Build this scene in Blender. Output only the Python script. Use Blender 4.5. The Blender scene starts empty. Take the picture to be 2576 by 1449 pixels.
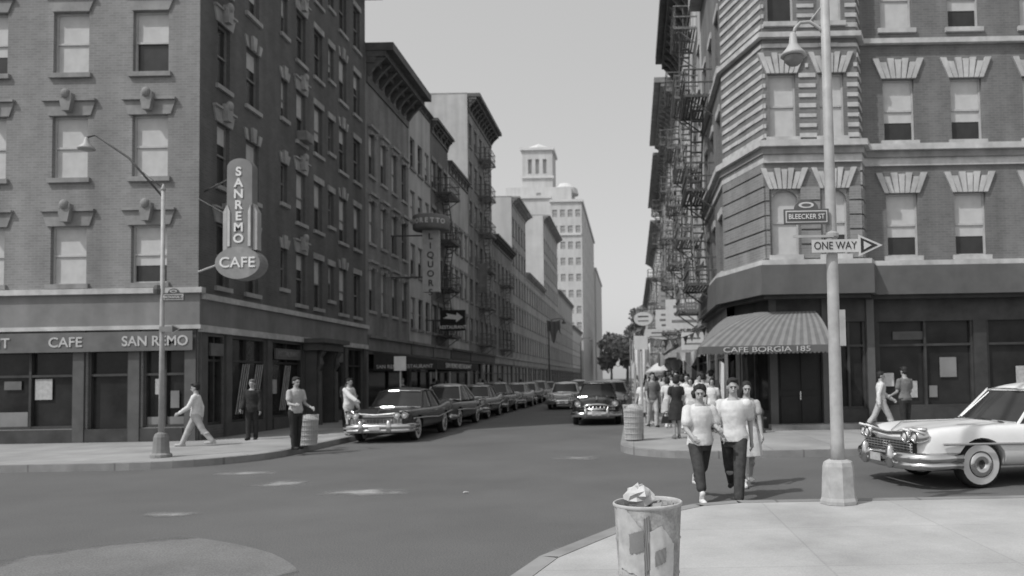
import bpy, bmesh, math, random
from mathutils import Matrix, Vector, Euler
random.seed(7)
R=math.radians
scene=bpy.context.scene; col=scene.collection
# ---------------------------------------------------------------- camera
H=1.75; FP=1900.0; PCX,PCY=1590.0,870.0
cam=bpy.data.cameras.new('camera'); co=bpy.data.objects.new('camera',cam); col.objects.link(co); scene.camera=co
cam.sensor_width=36; cam.lens=36*FP/2576; cam.shift_x=-(PCX-1288)/2576; cam.shift_y=(PCY-724.5)/2576
cam.clip_end=3000; cam.clip_start=.05
RM=Matrix.Rotation(R(92.4),3,'X')@Matrix.Rotation(R(-1.0),3,'Z')
co.matrix_world=Matrix.Translation((0,0,H))@RM.to_4x4()
def ray(px,py): return RM@Vector(((px-PCX)/FP,-(py-PCY)/FP,-1))
def g(px,py,z=0.0):
    d=ray(px,py); t=(z-H)/d.z; return Vector((d.x*t,d.y*t,z))
def at(px,py,Y):
    d=ray(px,py); t=Y/d.y; return Vector((d.x*t,Y,H+d.z*t))
# ---------------------------------------------------------------- materials
def mat(name,v,rough=.85,var=.15,scale=3.0,metal=0,bump=0.0,brick=None,grime=0.0,spec=.3,detail=6,fine=0,soft=False):
    m=bpy.data.materials.new(name); m.use_nodes=True; nt=m.node_tree; N=nt.nodes; L=nt.links
    b=N['Principled BSDF']; b.inputs['Roughness'].default_value=rough; b.inputs['Metallic'].default_value=metal
    b.inputs['Specular IOR Level'].default_value=spec
    geo=N.new('ShaderNodeNewGeometry'); tc=N.new('ShaderNodeTexCoord')
    src=geo.outputs['Position'] if (brick or grime or soft) else tc.outputs['Object']
    n=N.new('ShaderNodeTexNoise'); n.inputs['Scale'].default_value=scale; n.inputs['Detail'].default_value=detail; n.inputs['Roughness'].default_value=.6
    L.new(src,n.inputs['Vector'])
    mr=N.new('ShaderNodeMapRange'); mr.inputs['From Min'].default_value=.3; mr.inputs['From Max'].default_value=.7
    mr.inputs['To Min'].default_value=1-var; mr.inputs['To Max'].default_value=1+var; L.new(n.outputs['Fac'],mr.inputs['Value'])
    out=mr.outputs['Result']
    def mul(a,bb):
        q=N.new('ShaderNodeMath'); q.operation='MULTIPLY'; L.new(a,q.inputs[0])
        if isinstance(bb,(int,float)): q.inputs[1].default_value=bb
        else: L.new(bb,q.inputs[1])
        return q.outputs[0]
    if brick:
        sx=N.new('ShaderNodeSeparateXYZ'); L.new(geo.outputs['Position'],sx.inputs[0])
        ad=N.new('ShaderNodeMath'); ad.operation='ADD'; L.new(sx.outputs[0],ad.inputs[0]); L.new(sx.outputs[1],ad.inputs[1])
        cb=N.new('ShaderNodeCombineXYZ')
        if brick[0]=='flag': L.new(sx.outputs[0],cb.inputs[0]); L.new(sx.outputs[1],cb.inputs[1])
        else: L.new(ad.outputs[0],cb.inputs[0]); L.new(sx.outputs[2],cb.inputs[1])
        bt=N.new('ShaderNodeTexBrick'); L.new(cb.outputs[0],bt.inputs['Vector'])
        bt.inputs['Scale'].default_value=1; bt.inputs['Brick Width'].default_value=brick[1]; bt.inputs['Row Height'].default_value=brick[2]
        bt.inputs['Mortar Size'].default_value=brick[3]; bt.inputs['Mortar Smooth'].default_value=.3
        lo,hi,mo=brick[4:7]
        bt.inputs['Color1'].default_value=(lo,lo,lo,1); bt.inputs['Color2'].default_value=(hi,hi,hi,1); bt.inputs['Mortar'].default_value=(mo,mo,mo,1)
        if brick[0]=='flag': bt.offset=0.0
        out=mul(out,bt.outputs['Color'])
    if grime:
        mp=N.new('ShaderNodeMapping'); mp.inputs['Scale'].default_value=(1.2,1.2,.12); L.new(geo.outputs['Position'],mp.inputs[0])
        n2=N.new('ShaderNodeTexNoise'); n2.inputs['Scale'].default_value=1.0; n2.inputs['Detail'].default_value=8; L.new(mp.outputs[0],n2.inputs['Vector'])
        m2=N.new('ShaderNodeMapRange'); m2.inputs['From Min'].default_value=.3; m2.inputs['From Max'].default_value=.7
        m2.inputs['To Min'].default_value=1-grime; m2.inputs['To Max'].default_value=1+grime*.5; L.new(n2.outputs['Fac'],m2.inputs['Value'])
        out=mul(out,m2.outputs['Result'])
    if fine:
        n3=N.new('ShaderNodeTexNoise'); n3.inputs['Scale'].default_value=60; n3.inputs['Detail'].default_value=2; L.new(src,n3.inputs['Vector'])
        m3=N.new('ShaderNodeMapRange'); m3.inputs['From Min'].default_value=.35; m3.inputs['From Max'].default_value=.65
        m3.inputs['To Min'].default_value=1-fine; m3.inputs['To Max'].default_value=1+fine; L.new(n3.outputs['Fac'],m3.inputs['Value'])
        out=mul(out,m3.outputs['Result'])
    out=mul(out,v)
    cc=N.new('ShaderNodeCombineColor')
    for i in range(3): L.new(out,cc.inputs[i])
    L.new(cc.outputs[0],b.inputs['Base Color'])
    if soft:   # worn edges: fades out towards the rim of the sheet
        mp=N.new('ShaderNodeMapping'); mp.inputs['Location'].default_value=(-1,-1,0); mp.inputs['Scale'].default_value=(2,2,0); L.new(tc.outputs['Generated'],mp.inputs[0])
        gr=N.new('ShaderNodeTexGradient'); gr.gradient_type='SPHERICAL'; L.new(mp.outputs[0],gr.inputs[0])
        q=N.new('ShaderNodeMath'); q.operation='MULTIPLY_ADD'; q.use_clamp=True; L.new(gr.outputs['Fac'],q.inputs[0]); q.inputs[1].default_value=soft
        n4=N.new('ShaderNodeTexNoise'); n4.inputs['Scale'].default_value=2.5; n4.inputs['Detail'].default_value=8; L.new(geo.outputs['Position'],n4.inputs['Vector'])
        q2=N.new('ShaderNodeMath'); q2.operation='MULTIPLY_ADD'; L.new(n4.outputs['Fac'],q2.inputs[0]); q2.inputs[1].default_value=2.2; q2.inputs[2].default_value=-1.5; L.new(q2.outputs[0],q.inputs[2])
        L.new(q.outputs[0],b.inputs['Alpha'])
    if bump:
        bp=N.new('ShaderNodeBump'); bp.inputs['Strength'].default_value=bump; bp.inputs['Distance'].default_value=.02
        L.new(n.outputs['Fac'],bp.inputs['Height']); L.new(bp.outputs[0],b.inputs['Normal'])
    return m
BR=('wall',.22,.075,.012,.90,1.07,1.18)
M={}
M['asphalt']=mat('asphalt',.118,.8,.15,.35,bump=.3,fine=.22,detail=10)
M['asphalt_disc']=mat('asphalt_disc',.165,.85,.2,.8,fine=.2,soft=7.0)
M['asphalt_mark']=mat('asphalt_mark',.26,.85,.3,2,fine=.3,soft=1.7)
M['pave']=mat('pave',.30,.85,.2,.8,brick=('flag',1.5,1.5,.016,.94,1.05,.72),bump=.1)
M['pave_near']=mat('pave_near',.38,.85,.2,.9,brick=('flag',1.6,1.6,.012,.97,1.02,.88),bump=.15,fine=.06,detail=10)
M['kerb']=mat('kerb',.25,.8,.2,2,brick=('flag',1.8,50,.02,.9,1.1,.6))
M['ground']=mat('ground',.12)
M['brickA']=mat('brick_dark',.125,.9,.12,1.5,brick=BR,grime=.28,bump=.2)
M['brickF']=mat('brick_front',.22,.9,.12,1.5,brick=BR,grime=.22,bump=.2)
M['brick1']=mat('brick_mid',.22,.9,.15,1,brick=BR,grime=.3)
M['brick2']=mat('brick_brown',.15,.9,.15,1,brick=BR,grime=.3)
M['brickfar']=mat('brick_hazed',.38,.9,.15,.6,grime=.2)  # far brick, base colour lightened to stand in for distance haze
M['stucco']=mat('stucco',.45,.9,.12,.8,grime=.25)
M['stuccofar']=mat('stucco_hazed',.50,.9,.1,.5,grime=.12)  # far stucco, distance haze put into its pale base colour
M['stucco2']=mat('stucco_grey',.34,.9,.15,.8,grime=.3)
M['brickR']=mat('brick_right',.165,.9,.15,1.5,brick=BR,grime=.25,bump=.2)
M['stone']=mat('stone_trim',.46,.85,.2,3,bump=.2,grime=.2)
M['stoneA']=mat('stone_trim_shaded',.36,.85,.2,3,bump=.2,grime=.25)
M['stone_d']=mat('stone_dull',.25,.85,.2,3,grime=.25)
M['tower']=mat('tower_brick',.52,.9,.08,.3,grime=.12)
M['tower_t']=mat('tower_trim',.58,.9,.08,.3)
M['cornice']=mat('cornice_paint',.12,.7,.25,3,grime=.3)
M['cornice_p']=mat('cornice_pale',.34,.7,.2,3,grime=.3)
M['iron']=mat('iron',.09,.6,.3,8)
M['iron_p']=mat('iron_pale',.17,.6,.3,8)
M['glass']=mat('window_glass',.04,.25,.3,1.5,spec=.35)
M['cglass']=mat('car_glass',.035,.12,.2,1.5,spec=.4)
M['glassfar']=mat('hazed_window_glass',.22,.4,.3,1.5,spec=.35)  # far panes raised to grey to imitate haze in the air
M['glassd']=mat('shop_glass',.026,.12,.5,.9,spec=.22)
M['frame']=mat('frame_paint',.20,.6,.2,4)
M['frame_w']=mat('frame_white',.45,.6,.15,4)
M['blind']=mat('blind_cloth',.50,.9,.12,2)
M['dark']=mat('dark_paint',.035,.6,.3,3)
M['dark2']=mat('shop_dark',.05,.6,.35,2)
M['midp']=mat('mid_paint',.09,.6,.2,2)
M['fascia']=mat('fascia_grey',.20,.75,.15,1.5,grime=.2)
M['fascia_p']=mat('fascia_pale',.36,.75,.15,1.5,grime=.2)
M['signd']=mat('sign_board_grey',.13,.75,.2,2)
M['white']=mat('white_paint',.68,.6,.08,4)
M['letter']=mat('faded_lettering',.44,.7,.2,9)
M['whited']=mat('white_dull',.48,.7,.12,4)
M['black']=mat('black_paint',.02,.5,.2,4)
M['pole']=mat('pole_paint',.36,.5,.15,6)
M['concrete']=mat('concrete',.36,.9,.2,6,bump=.3)
M['aw_d']=mat('awning_dark',.135,.9,.12,5)
M['aw_l']=mat('awning_light',.20,.9,.12,5)
M['fas_c']=mat('corner_fascia',.11,.8,.12,2,grime=.15)
M['aw_b']=mat('awning_black',.05,.9,.2,5)
M['chrome']=mat('chrome',.65,.18,.05,3,metal=1)
M['tyre']=mat('tyre',.025,.8,.2,9)
M['wwall']=mat('whitewall',.55,.7,.05,9)
M['lens']=mat('lamp_lens',.6,.15,.05,9,spec=.6)
for k,v in dict(car_black=.014,car_dark=.035,car_grey=.10,car_mid=.18,car_pale=.38,car_white=.68).items(): M[k]=mat(k,v,.25,.06,2,spec=.55)
M['skin']=mat('skin',.34,.6,.08,8)
M['hair_d']=mat('hair_dark',.025,.7,.4,30)
M['hair_l']=mat('hair_light',.14,.7,.3,30)
M['c_white']=mat('cloth_white',.62,.9,.12,12,bump=.5)
M['c_pale']=mat('cloth_pale',.42,.9,.14,12,bump=.5)
M['c_mid']=mat('cloth_mid',.16,.9,.2,12,bump=.5)
M['c_dark']=mat('cloth_dark',.03,.9,.3,12,bump=.5)
M['c_jean']=mat('cloth_denim',.05,.9,.3,14,bump=.5)
M['bark']=mat('bark',.25,.95,.3,6)
M['leaf_l']=mat('leaf_hazed_light',.50,.8,.3,2); M['leaf_d']=mat('leaf_hazed_dark',.38,.8,.3,2)  # foliage paled in its colour as haze at the street end
M['can']=mat('can_metal',.30,.6,.3,9,metal=0,bump=.3,fine=.12)
M['paper']=mat('paper',.52,.8,.16,9)
M['paper_g']=mat('paper_grey',.40,.8,.2,9)
M['tglass']=mat('tower_glass_hazed',.34,.4,.2,1)  # pale panes, painted haze around the far tower
# ---------------------------------------------------------------- mesh builder
class MB:
    def __init__(s): s.v=[];s.f=[];s.mi=[];s.M=Matrix()
    def add(s,vs,fs,mi=0):
        k=len(s.v); s.v+=[tuple(s.M@Vector(p)) for p in vs]; s.f+=[tuple(i+k for i in f) for f in fs]; s.mi+=[mi]*len(fs); return s
    def box(s,x0,x1,y0,y1,z0,z1,mi=0):
        return s.add([(x0,y0,z0),(x1,y0,z0),(x1,y1,z0),(x0,y1,z0),(x0,y0,z1),(x1,y0,z1),(x1,y1,z1),(x0,y1,z1)],
          [(0,3,2,1),(4,5,6,7),(0,1,5,4),(1,2,6,5),(2,3,7,6),(3,0,4,7)],mi)
    def quad(s,a,b,c,d,mi=0): return s.add([a,b,c,d],[(0,1,2,3)],mi)
    def prism(s,pts,y0,y1,mi=0):
        n=len(pts); return s.add([(x,y0,z) for x,z in pts]+[(x,y1,z) for x,z in pts],
          [tuple(range(n)),tuple(range(2*n-1,n-1,-1))]+[((i+1)%n,i,i+n,(i+1)%n+n) for i in range(n)],mi)
    def slab(s,pts,z0,z1,mi=0):
        n=len(pts); return s.add([(x,y,z0) for x,y in pts]+[(x,y,z1) for x,y in pts],
          [tuple(range(n-1,-1,-1)),tuple(range(n,2*n))]+[(i,(i+1)%n,(i+1)%n+n,i+n) for i in range(n)],mi)
    def tube(s,pts,r,n=8,mi=0):
        pts=[Vector(p) for p in pts]; rs=r if isinstance(r,(list,tuple)) else [r]*len(pts)
        vs=[];fs=[]; up=None
        for i,p in enumerate(pts):
            t=(pts[min(i+1,len(pts)-1)]-pts[max(i-1,0)]).normalized()
            if up is None: up=Vector((0,0,1)) if abs(t.z)<.9 else Vector((1,0,0))
            a=t.cross(up).normalized(); b=a.cross(t).normalized(); up=b
            for k in range(n):
                q=2*math.pi*k/n; vs.append(p+(a*math.cos(q)+b*math.sin(q))*rs[i])
        for i in range(len(pts)-1):
            for k in range(n): fs.append((i*n+k,i*n+(k+1)%n,(i+1)*n+(k+1)%n,(i+1)*n+k))
        fs.append(tuple(range(n-1,-1,-1))); fs.append(tuple((len(pts)-1)*n+k for k in range(n)))
        return s.add(vs,fs,mi)
    def lathe(s,prof,n=24,c=(0,0,0),mi=0,sx=1,sy=1,cap=True):
        vs=[];fs=[]
        for r,z in prof:
            for k in range(n):
                q=2*math.pi*k/n; vs.append((c[0]+r*math.cos(q)*sx,c[1]+r*math.sin(q)*sy,c[2]+z))
        for i in range(len(prof)-1):
            for k in range(n): fs.append((i*n+k,i*n+(k+1)%n,(i+1)*n+(k+1)%n,(i+1)*n+k))
        if cap: fs.append(tuple(range(n-1,-1,-1))); fs.append(tuple((len(prof)-1)*n+k for k in range(n)))
        return s.add(vs,fs,mi)
    def cap(s,a,b,r1,r2,n=10):
        a=Vector(a);b=Vector(b);t=(b-a).normalized()
        pts=[];rs=[]
        for q in (80,50,20): pts.append(a-t*r1*math.sin(R(q))); rs.append(r1*math.cos(R(q)))
        pts+= [a,b]; rs+=[r1,r2]
        for q in (20,50,80): pts.append(b+t*r2*math.sin(R(q))); rs.append(r2*math.cos(R(q)))
        return s.tube(pts,rs,n)
    def ell(s,c,r,n=14,m=8):
        prof=[(math.cos(-math.pi/2+math.pi*(i+.15)/(m+.3)),math.sin(-math.pi/2+math.pi*(i+.15)/(m+.3))) for i in range(m+1)]
        vs=[];fs=[]
        for q,z in prof:
            for k in range(n):
                a=2*math.pi*k/n; vs.append((c[0]+r[0]*q*math.cos(a),c[1]+r[1]*q*math.sin(a),c[2]+r[2]*z))
        for i in range(m):
            for k in range(n): fs.append((i*n+k,i*n+(k+1)%n,(i+1)*n+(k+1)%n,(i+1)*n+k))
        fs.append(tuple(range(n-1,-1,-1))); fs.append(tuple(m*n+k for k in range(n)))
        return s.add(vs,fs)
    def mesh(s,name,mats,smooth=False):
        me=bpy.data.meshes.new(name); me.from_pydata(s.v,[],s.f)
        for m in (mats if isinstance(mats,(list,tuple)) else [mats]): me.materials.append(m)
        me.polygons.foreach_set('material_index',s.mi)
        if smooth!='keep':
            bm=bmesh.new(); bm.from_mesh(me); bmesh.ops.recalc_face_normals(bm,faces=bm.faces); bm.to_mesh(me); bm.free()
        if smooth is True: me.polygons.foreach_set('use_smooth',[True]*len(me.polygons))
        me.update(); return me
    def build(s,name,mats,parent=None,smooth=False,world=False):
        if world and parent is not None:
            L=parent.location; s.v=[(x-L.x,y-L.y,z-L.z) for x,y,z in s.v]
        return link(name,s.mesh(name,mats,smooth),parent)
def link(name,me,parent=None,loc=(0,0,0),rz=0):
    o=bpy.data.objects.new(name,me); col.objects.link(o); o.location=loc; o.rotation_euler=(0,0,rz)
    if parent is not None: o.parent=parent
    return o
def tag(o,label,cat,group=None):
    o['label']=label; o['category']=cat
    if group: o['group']=group
    return o
def empty(name,loc,label,cat,group=None,rz=0):
    o=link(name,None,None,loc,rz); o.empty_display_size=.2; return tag(o,label,cat,group)
def struct(o): o['kind']='structure'; return o
def copy_tree(o,parent=None,swap={}):
    c=o.copy(); col.objects.link(c); c.parent=parent
    if c.type=='MESH':
        for sl in c.material_slots:
            if sl.material in swap:
                m=swap[sl.material]; sl.link='OBJECT'; sl.material=m
    for ch in list(o.children): copy_tree(ch,c,swap)
    return c
def baked(me,mods):
    o=bpy.data.objects.new('tmp',me); col.objects.link(o)
    for t,kw in mods:
        m=o.modifiers.new('m',t)
        for k,v in kw.items(): setattr(m,k,v)
    dg=bpy.context.evaluated_depsgraph_get(); ev=o.evaluated_get(dg); r=bpy.data.meshes.new_from_object(ev)
    mats=list(me.materials); bpy.data.objects.remove(o)
    if not len(r.materials):
        for m in mats: r.materials.append(m)
    return r
def text(body,size,m,parent,loc,rz=0,name='lettering',ext=.006,sx=1,bold=.0,align='CENTER'):
    c=bpy.data.curves.new('t','FONT'); c.body=body; c.size=size; c.align_x=align; c.align_y='CENTER'; c.extrude=ext; c.offset=bold
    o=bpy.data.objects.new('t',c); col.objects.link(o); dg=bpy.context.evaluated_depsgraph_get()
    me=bpy.data.meshes.new_from_object(o.evaluated_get(dg)); bpy.data.objects.remove(o)
    me.transform(Matrix.Rotation(R(90),4,'X')@Matrix.Diagonal((sx,1,1,1))); me.materials.clear(); me.materials.append(m)
    return link(name,me,parent,loc,rz)
# ---------------------------------------------------------------- setting
def arc(cx,cy,r,a0,a1,n=10): return [(cx+r*math.cos(R(a0+(a1-a0)*i/n)),cy+r*math.sin(R(a0+(a1-a0)*i/n))) for i in range(n+1)]
mb=MB(); mb.quad((-900,-300,-.03),(900,-300,-.03),(900,1500,-.03),(-900,1500,-.03)); struct(mb.build('ground',M['ground']))
mb=MB(); mb.quad((-90,-30,0),(90,-30,0),(90,330,0),(-90,330,0)); struct(mb.build('road',M['asphalt']))
XL,XR=-12.6,3.1
left=[(-80,15.8),(-10.9,15.8)]+arc(-10.9,18.3,2.5,-90,0)+[(-8.4,215),(-80,215)]
right=[(80,215),(-.3,215)]+arc(1.9,18.3,2.2,180,270)+[(80,16.1)]
near=[(80,9.75),(1.3,9.75),(.75,9.55),(.3,9.1),(-.1,8.4),(-.45,7.7),(-.85,6.9),(-1.15,5.6),(-1.25,3),(-1.25,-25),(80,-25)]
def pavement(poly,nm,m):
    mb=MB(); mb.slab(poly,-.02,.146); struct(mb.build(nm,m))
def kerb(pts,inward):
    mb=MB(); n=len(pts); w=.16
    for i in range(n-1):
        a=Vector(pts[i]);b=Vector(pts[i+1]); t=(b-a).normalized(); nn=Vector((-t.y,t.x))*inward*w; o=-Vector((-t.y,t.x))*inward*.02
        mb.slab([tuple(a+o),tuple(b+o),tuple(b+nn),tuple(a+nn)],-.01,.152)
    struct(mb.build('kerb',M['kerb']))
pavement(left,'pavement_left',M['pave']); pavement(right,'pavement_right',M['pave']); pavement(near[::-1],'pavement_near',M['pave_near'])
kerb(left[:-1],1); kerb(right[1:],1); kerb(near[:-1],1)
def blob(px0,px1,py0,py1,m,name='road_marking',z=.004,n=26,j=.12):
    cx,cy=(px0+px1)/2,(py0+py1)/2; pts=[]
    for i in range(n):
        a=2*math.pi*i/n; r=1+random.uniform(-j,j); p=g(cx+(px1-px0)/2*math.cos(a)*r,cy+(py1-py0)/2*math.sin(a)*r,z); pts.append((p.x,p.y,z))
    mb=MB(); mb.add(pts,[tuple(range(n))]); o=mb.build(name,m,smooth='keep'); struct(o)
blob(-60,760,1345,1570,M['asphalt_disc'],'road_patch',.004,40,.01)
for a in ((600,810,1208,1226),(740,1065,1228,1249),(1370,1535,1147,1158),(340,520,1285,1303),(520,720,1184,1197)): blob(*a,M['asphalt_mark'])
blob(1330,1600,1368,1470,M['asphalt_mark'],'road_patch',.008,22,.2)
# ---------------------------------------------------------------- windows and walls
WC={}
def wmesh(key,fn):
    if key not in WC: WC[key]=fn()
    return WC[key]
def add_window(root,p,ang,w,h,lint,sill,fm,tm,blind,gm):
    w=round(w,2);h=round(h,2)
    def fr():
        b=MB(); t=.055
        b.box(-w/2,-w/2+t,.12,.2,0,h); b.box(w/2-t,w/2,.12,.2,0,h); b.box(-w/2+t,w/2-t,.12,.2,0,t); b.box(-w/2+t,w/2-t,.12,.2,h-t,h)
        b.box(-w/2+t,w/2-t,.11,.19,h*.5-.03,h*.5+.03)
        return b.mesh('window',fm)
    o=link('window',wmesh(('f',w,h,fm.name),fr),root,p-root.location,ang)
    def pn():
        b=MB(); b.quad((-w/2+.05,.17,.05),(w/2-.05,.17,.05),(w/2-.05,.17,h-.05),(-w/2+.05,.17,h-.05)); return b.mesh('pane',gm)
    link('pane',wmesh(('p',w,h,gm.name),pn),o)
    if blind>0:
        bl=round(blind,1)
        def bn():
            b=MB(); b.box(-w/2+.058,w/2-.058,.150,.158,h-.06-(h-.12)*bl,h-.058); return b.mesh('blind',M['blind'])
        link('blind',wmesh(('b',w,h,bl),bn),o)
    if sill:
        def sn():
            b=MB(); b.box(-w/2-.1,w/2+.1,-.09,.11,-.14,-.002); return b.mesh('sill',tm)
        link('sill',wmesh(('s',w,tm.name),sn),o)
    if lint:
        def ln():
            b=MB()
            if lint=='flat': b.box(-w/2-.1,w/2+.1,-.05,.1,h+.002,h+.24)
            if lint=='hood': b.box(-w/2-.08,w/2+.08,-.06,.1,h+.002,h+.2); b.box(-w/2-.18,w/2+.18,-.2,.08,h+.203,h+.33); b.box(-w/2-.08,-w/2+.06,-.14,.0,h-.15,h-.003) ; b.box(w/2-.06,w/2+.08,-.14,.0,h-.15,h-.003)
            if lint=='flare':
                b.prism([(-w/2-.02,h+.003),(w/2+.02,h+.003),(w/2+.17,h+.38),(-w/2-.17,h+.38)],-.05,.1); b.box(-w/2-.2,w/2+.2,-.1,.08,h+.383,h+.45)
            if lint=='key':
                for s in (-1,1): b.prism([(s*(w/2-.1),h+.003),(s*(w/2+.03),h+.003),(s*(w/2+.17),h+.36),(s*(w/2-.02),h+.36)],-.05,.1)
                b.prism([(-.09,h+.003),(.09,h+.003),(.14,h+.48),(-.14,h+.48)],-.09,.1)
            if lint=='bust':
                b.prism([(-w/2-.1,h+.003),(w/2+.1,h+.003),(w/2+.24,h+.42),(-w/2-.24,h+.42)],-.05,.1); b.box(-w/2-.26,w/2+.26,-.12,.08,h+.423,h+.49)
                b.prism([(-.11,h+.1),(.11,h+.1),(.17,h+.42),(.17,h+.62),(-.17,h+.62),(-.17,h+.42)],-.22,-.052)
                b.ell((0,-.2,h+.60),(.13,.11,.15)); b.ell((-.12,-.16,h+.5),(.07,.07,.09)); b.ell((.12,-.16,h+.5),(.07,.07,.09))
            if lint=='fan':
                n=7; x0,x1=-w/2-.06,w/2+.06; X0,X1=-w/2-.32,w/2+.32
                for i in range(n):
                    a0=x0+(x1-x0)*i/n+.012; a1=x0+(x1-x0)*(i+1)/n-.012; c0=X0+(X1-X0)*i/n+.02; c1=X0+(X1-X0)*(i+1)/n-.02
                    zt=h+(.62 if i%2==0 else .5)+(.08 if i==3 else 0)
                    b.prism([(a0,h+.003),(a1,h+.003),(c1,zt),(c0,zt)],-.07,.1)
            return b.mesh('lintel',tm)
        link('lintel',wmesh(('l',w,h,lint,tm.name),ln),o)
    return o
def frameM(o,ang): return Matrix.Translation((o[0],o[1],0))@Matrix.Rotation(ang,4,'Z')
def facet(root,W,o,ang,width,z0,z1,rects,mi=0,reveal=.2):
    W.M=frameM(o,ang); us=sorted({0,width}|{r[0] for r in rects}|{r[1] for r in rects}); zs=sorted({z0,z1}|{r[2] for r in rects}|{r[3] for r in rects})
    for i in range(len(us)-1):
        for j in range(len(zs)-1):
            cu,cz=(us[i]+us[i+1])/2,(zs[j]+zs[j+1])/2
            if us[i+1]-us[i]<1e-4 or any(r[0]<cu<r[1] and r[2]<cz<r[3] for r in rects): continue
            W.quad((us[i],0,zs[j]),(us[i+1],0,zs[j]),(us[i+1],0,zs[j+1]),(us[i],0,zs[j+1]),mi)
    for a,b,c,d in rects:
        W.quad((a,0,c),(a,0,d),(a,reveal,d),(a,reveal,c),mi);W.quad((b,0,d),(b,0,c),(b,reveal,c),(b,reveal,d),mi)
        W.quad((a,0,d),(b,0,d),(b,reveal,d),(a,reveal,d),mi);W.quad((b,0,c),(a,0,c),(a,reveal,c),(b,reveal,c),mi)
    W.M=Matrix()
def wins(root,o,ang,specs,fm,tm,bl=(0,0,.3,.5,.5,.7,1),gm=None):
    Mx=frameM(o,ang)
    for (u,w,z,h,lint) in specs:
        p=Mx@Vector((u,0,z)); add_window(root,p,ang,w,h,lint,True,fm,tm,random.choice(bl),gm or M['glass'])
def rects_of(specs): return [(u-w/2,u+w/2,z,z+h) for u,w,z,h,_ in specs]
def cornice(root,side,y0,y1,ztop,d,m,hh=.9,name='cornice'):
    b=MB(); s=1 if side=='L' else -1; X=XL if side=='L' else XR
    def bx(dx,z0,z1,e=0):
        xs=sorted((X+s*.004,X+s*dx)); b.box(xs[0],xs[1],y0-e,y1+e,z0,z1)
    bx(.08,ztop-hh,ztop-hh*.82,0); bx(d*.35,ztop-hh*.5,ztop-hh*.35,.02); bx(d*.72,ztop-hh*.348,ztop-hh*.2,.04); bx(d,ztop-hh*.198,ztop,.08)
    n=max(3,int((y1-y0)/.95))
    b.M=Matrix.Translation((X,0,0))
    for i in range(n+1):
        y=y0+.12+(y1-y0-.24)*i/n; pts=[(0.004,ztop-hh*.81),(0.12,ztop-hh*.81),(d*.3,ztop-hh*.6),(d*.66,ztop-hh*.352),(0.004,ztop-hh*.352)]
        k=len(pts); vs=[(s*p[0],y-.09,p[1]) for p in pts]+[(s*p[0],y+.09,p[1]) for p in pts]
        b.add(vs,[tuple(range(k)),tuple(range(2*k-1,k-1,-1))]+[((q+1)%k,q,q+k,(q+1)%k+k) for q in range(k)])
    b.M=Matrix(); return b.build(name,m,root,world=True)
FE={}
def fire_escape(root,o,ang,u,z,w=2.6,fl=3.1,m=None,ladder=True,flip=False):
    m=m or M['iron']; key=(w,fl,m.name,flip)
    if key not in FE:
        d=1.05; a=MB()
        for i in range(9): yy=-.06-i*(d-.1)/8; a.box(-w/2,w/2,yy-.07,yy,0,.04)
        a.box(-w/2,-w/2+.05,-d,0,-.08,-.002); a.box(w/2-.05,w/2,-d,0,-.08,-.002); a.box(-w/2+.05,w/2-.05,-d,-d+.05,-.1,-.002)
        for s in (-1,1): a.tube([(s*(w/2-.1),-d+.1,-.05),(s*(w/2-.1),0,-.75)],.03,5)
        r=MB()
        for zz in (.45,.92):
            r.box(-w/2,w/2,-d,-d+.04,zz,zz+.05)
            for s in (-1,1): r.box(min(s*w/2,s*(w/2-.04)),max(s*w/2,s*(w/2-.04)),-d+.041,0,zz,zz+.05)
        n=int(w/.3)
        for i in range(n+1): x=-w/2+.02+(w-.04)*i/n; r.box(x-.014,x+.014,-d+.042,-d+.062,.04,.92)
        for s in (-1,1):
            for i in range(3): y=-d+.33*i+.1; r.box(s*(w/2-.05)-.012,s*(w/2-.05)+.012,y-.012,y+.012,.04,.92)
        l=MB(); f=-1 if flip else 1
        x0,x1=f*(w/2-.35),f*(-w/2+.55)
        for yy in (-.3,-.72): l.tube([(x0,yy,.03),(x1,yy,fl)],.035,5)
        for i in range(1,10): t=i/10; x=x0+(x1-x0)*t; zz=.03+(fl-.03)*t; l.box(x-.08,x+.08,-.71,-.31,zz-.015,zz+.015)
        FE[key]=(a.mesh('fire_escape',m),r.mesh('railing',m),l.mesh('ladder',m))
    a,r,l=FE[key]; p=frameM(o,ang)@Vector((u,0,z))
    f=link('fire_escape',a,root,p-root.location,ang); link('railing',r,f)
    if ladder: link('ladder',l,f)
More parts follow.
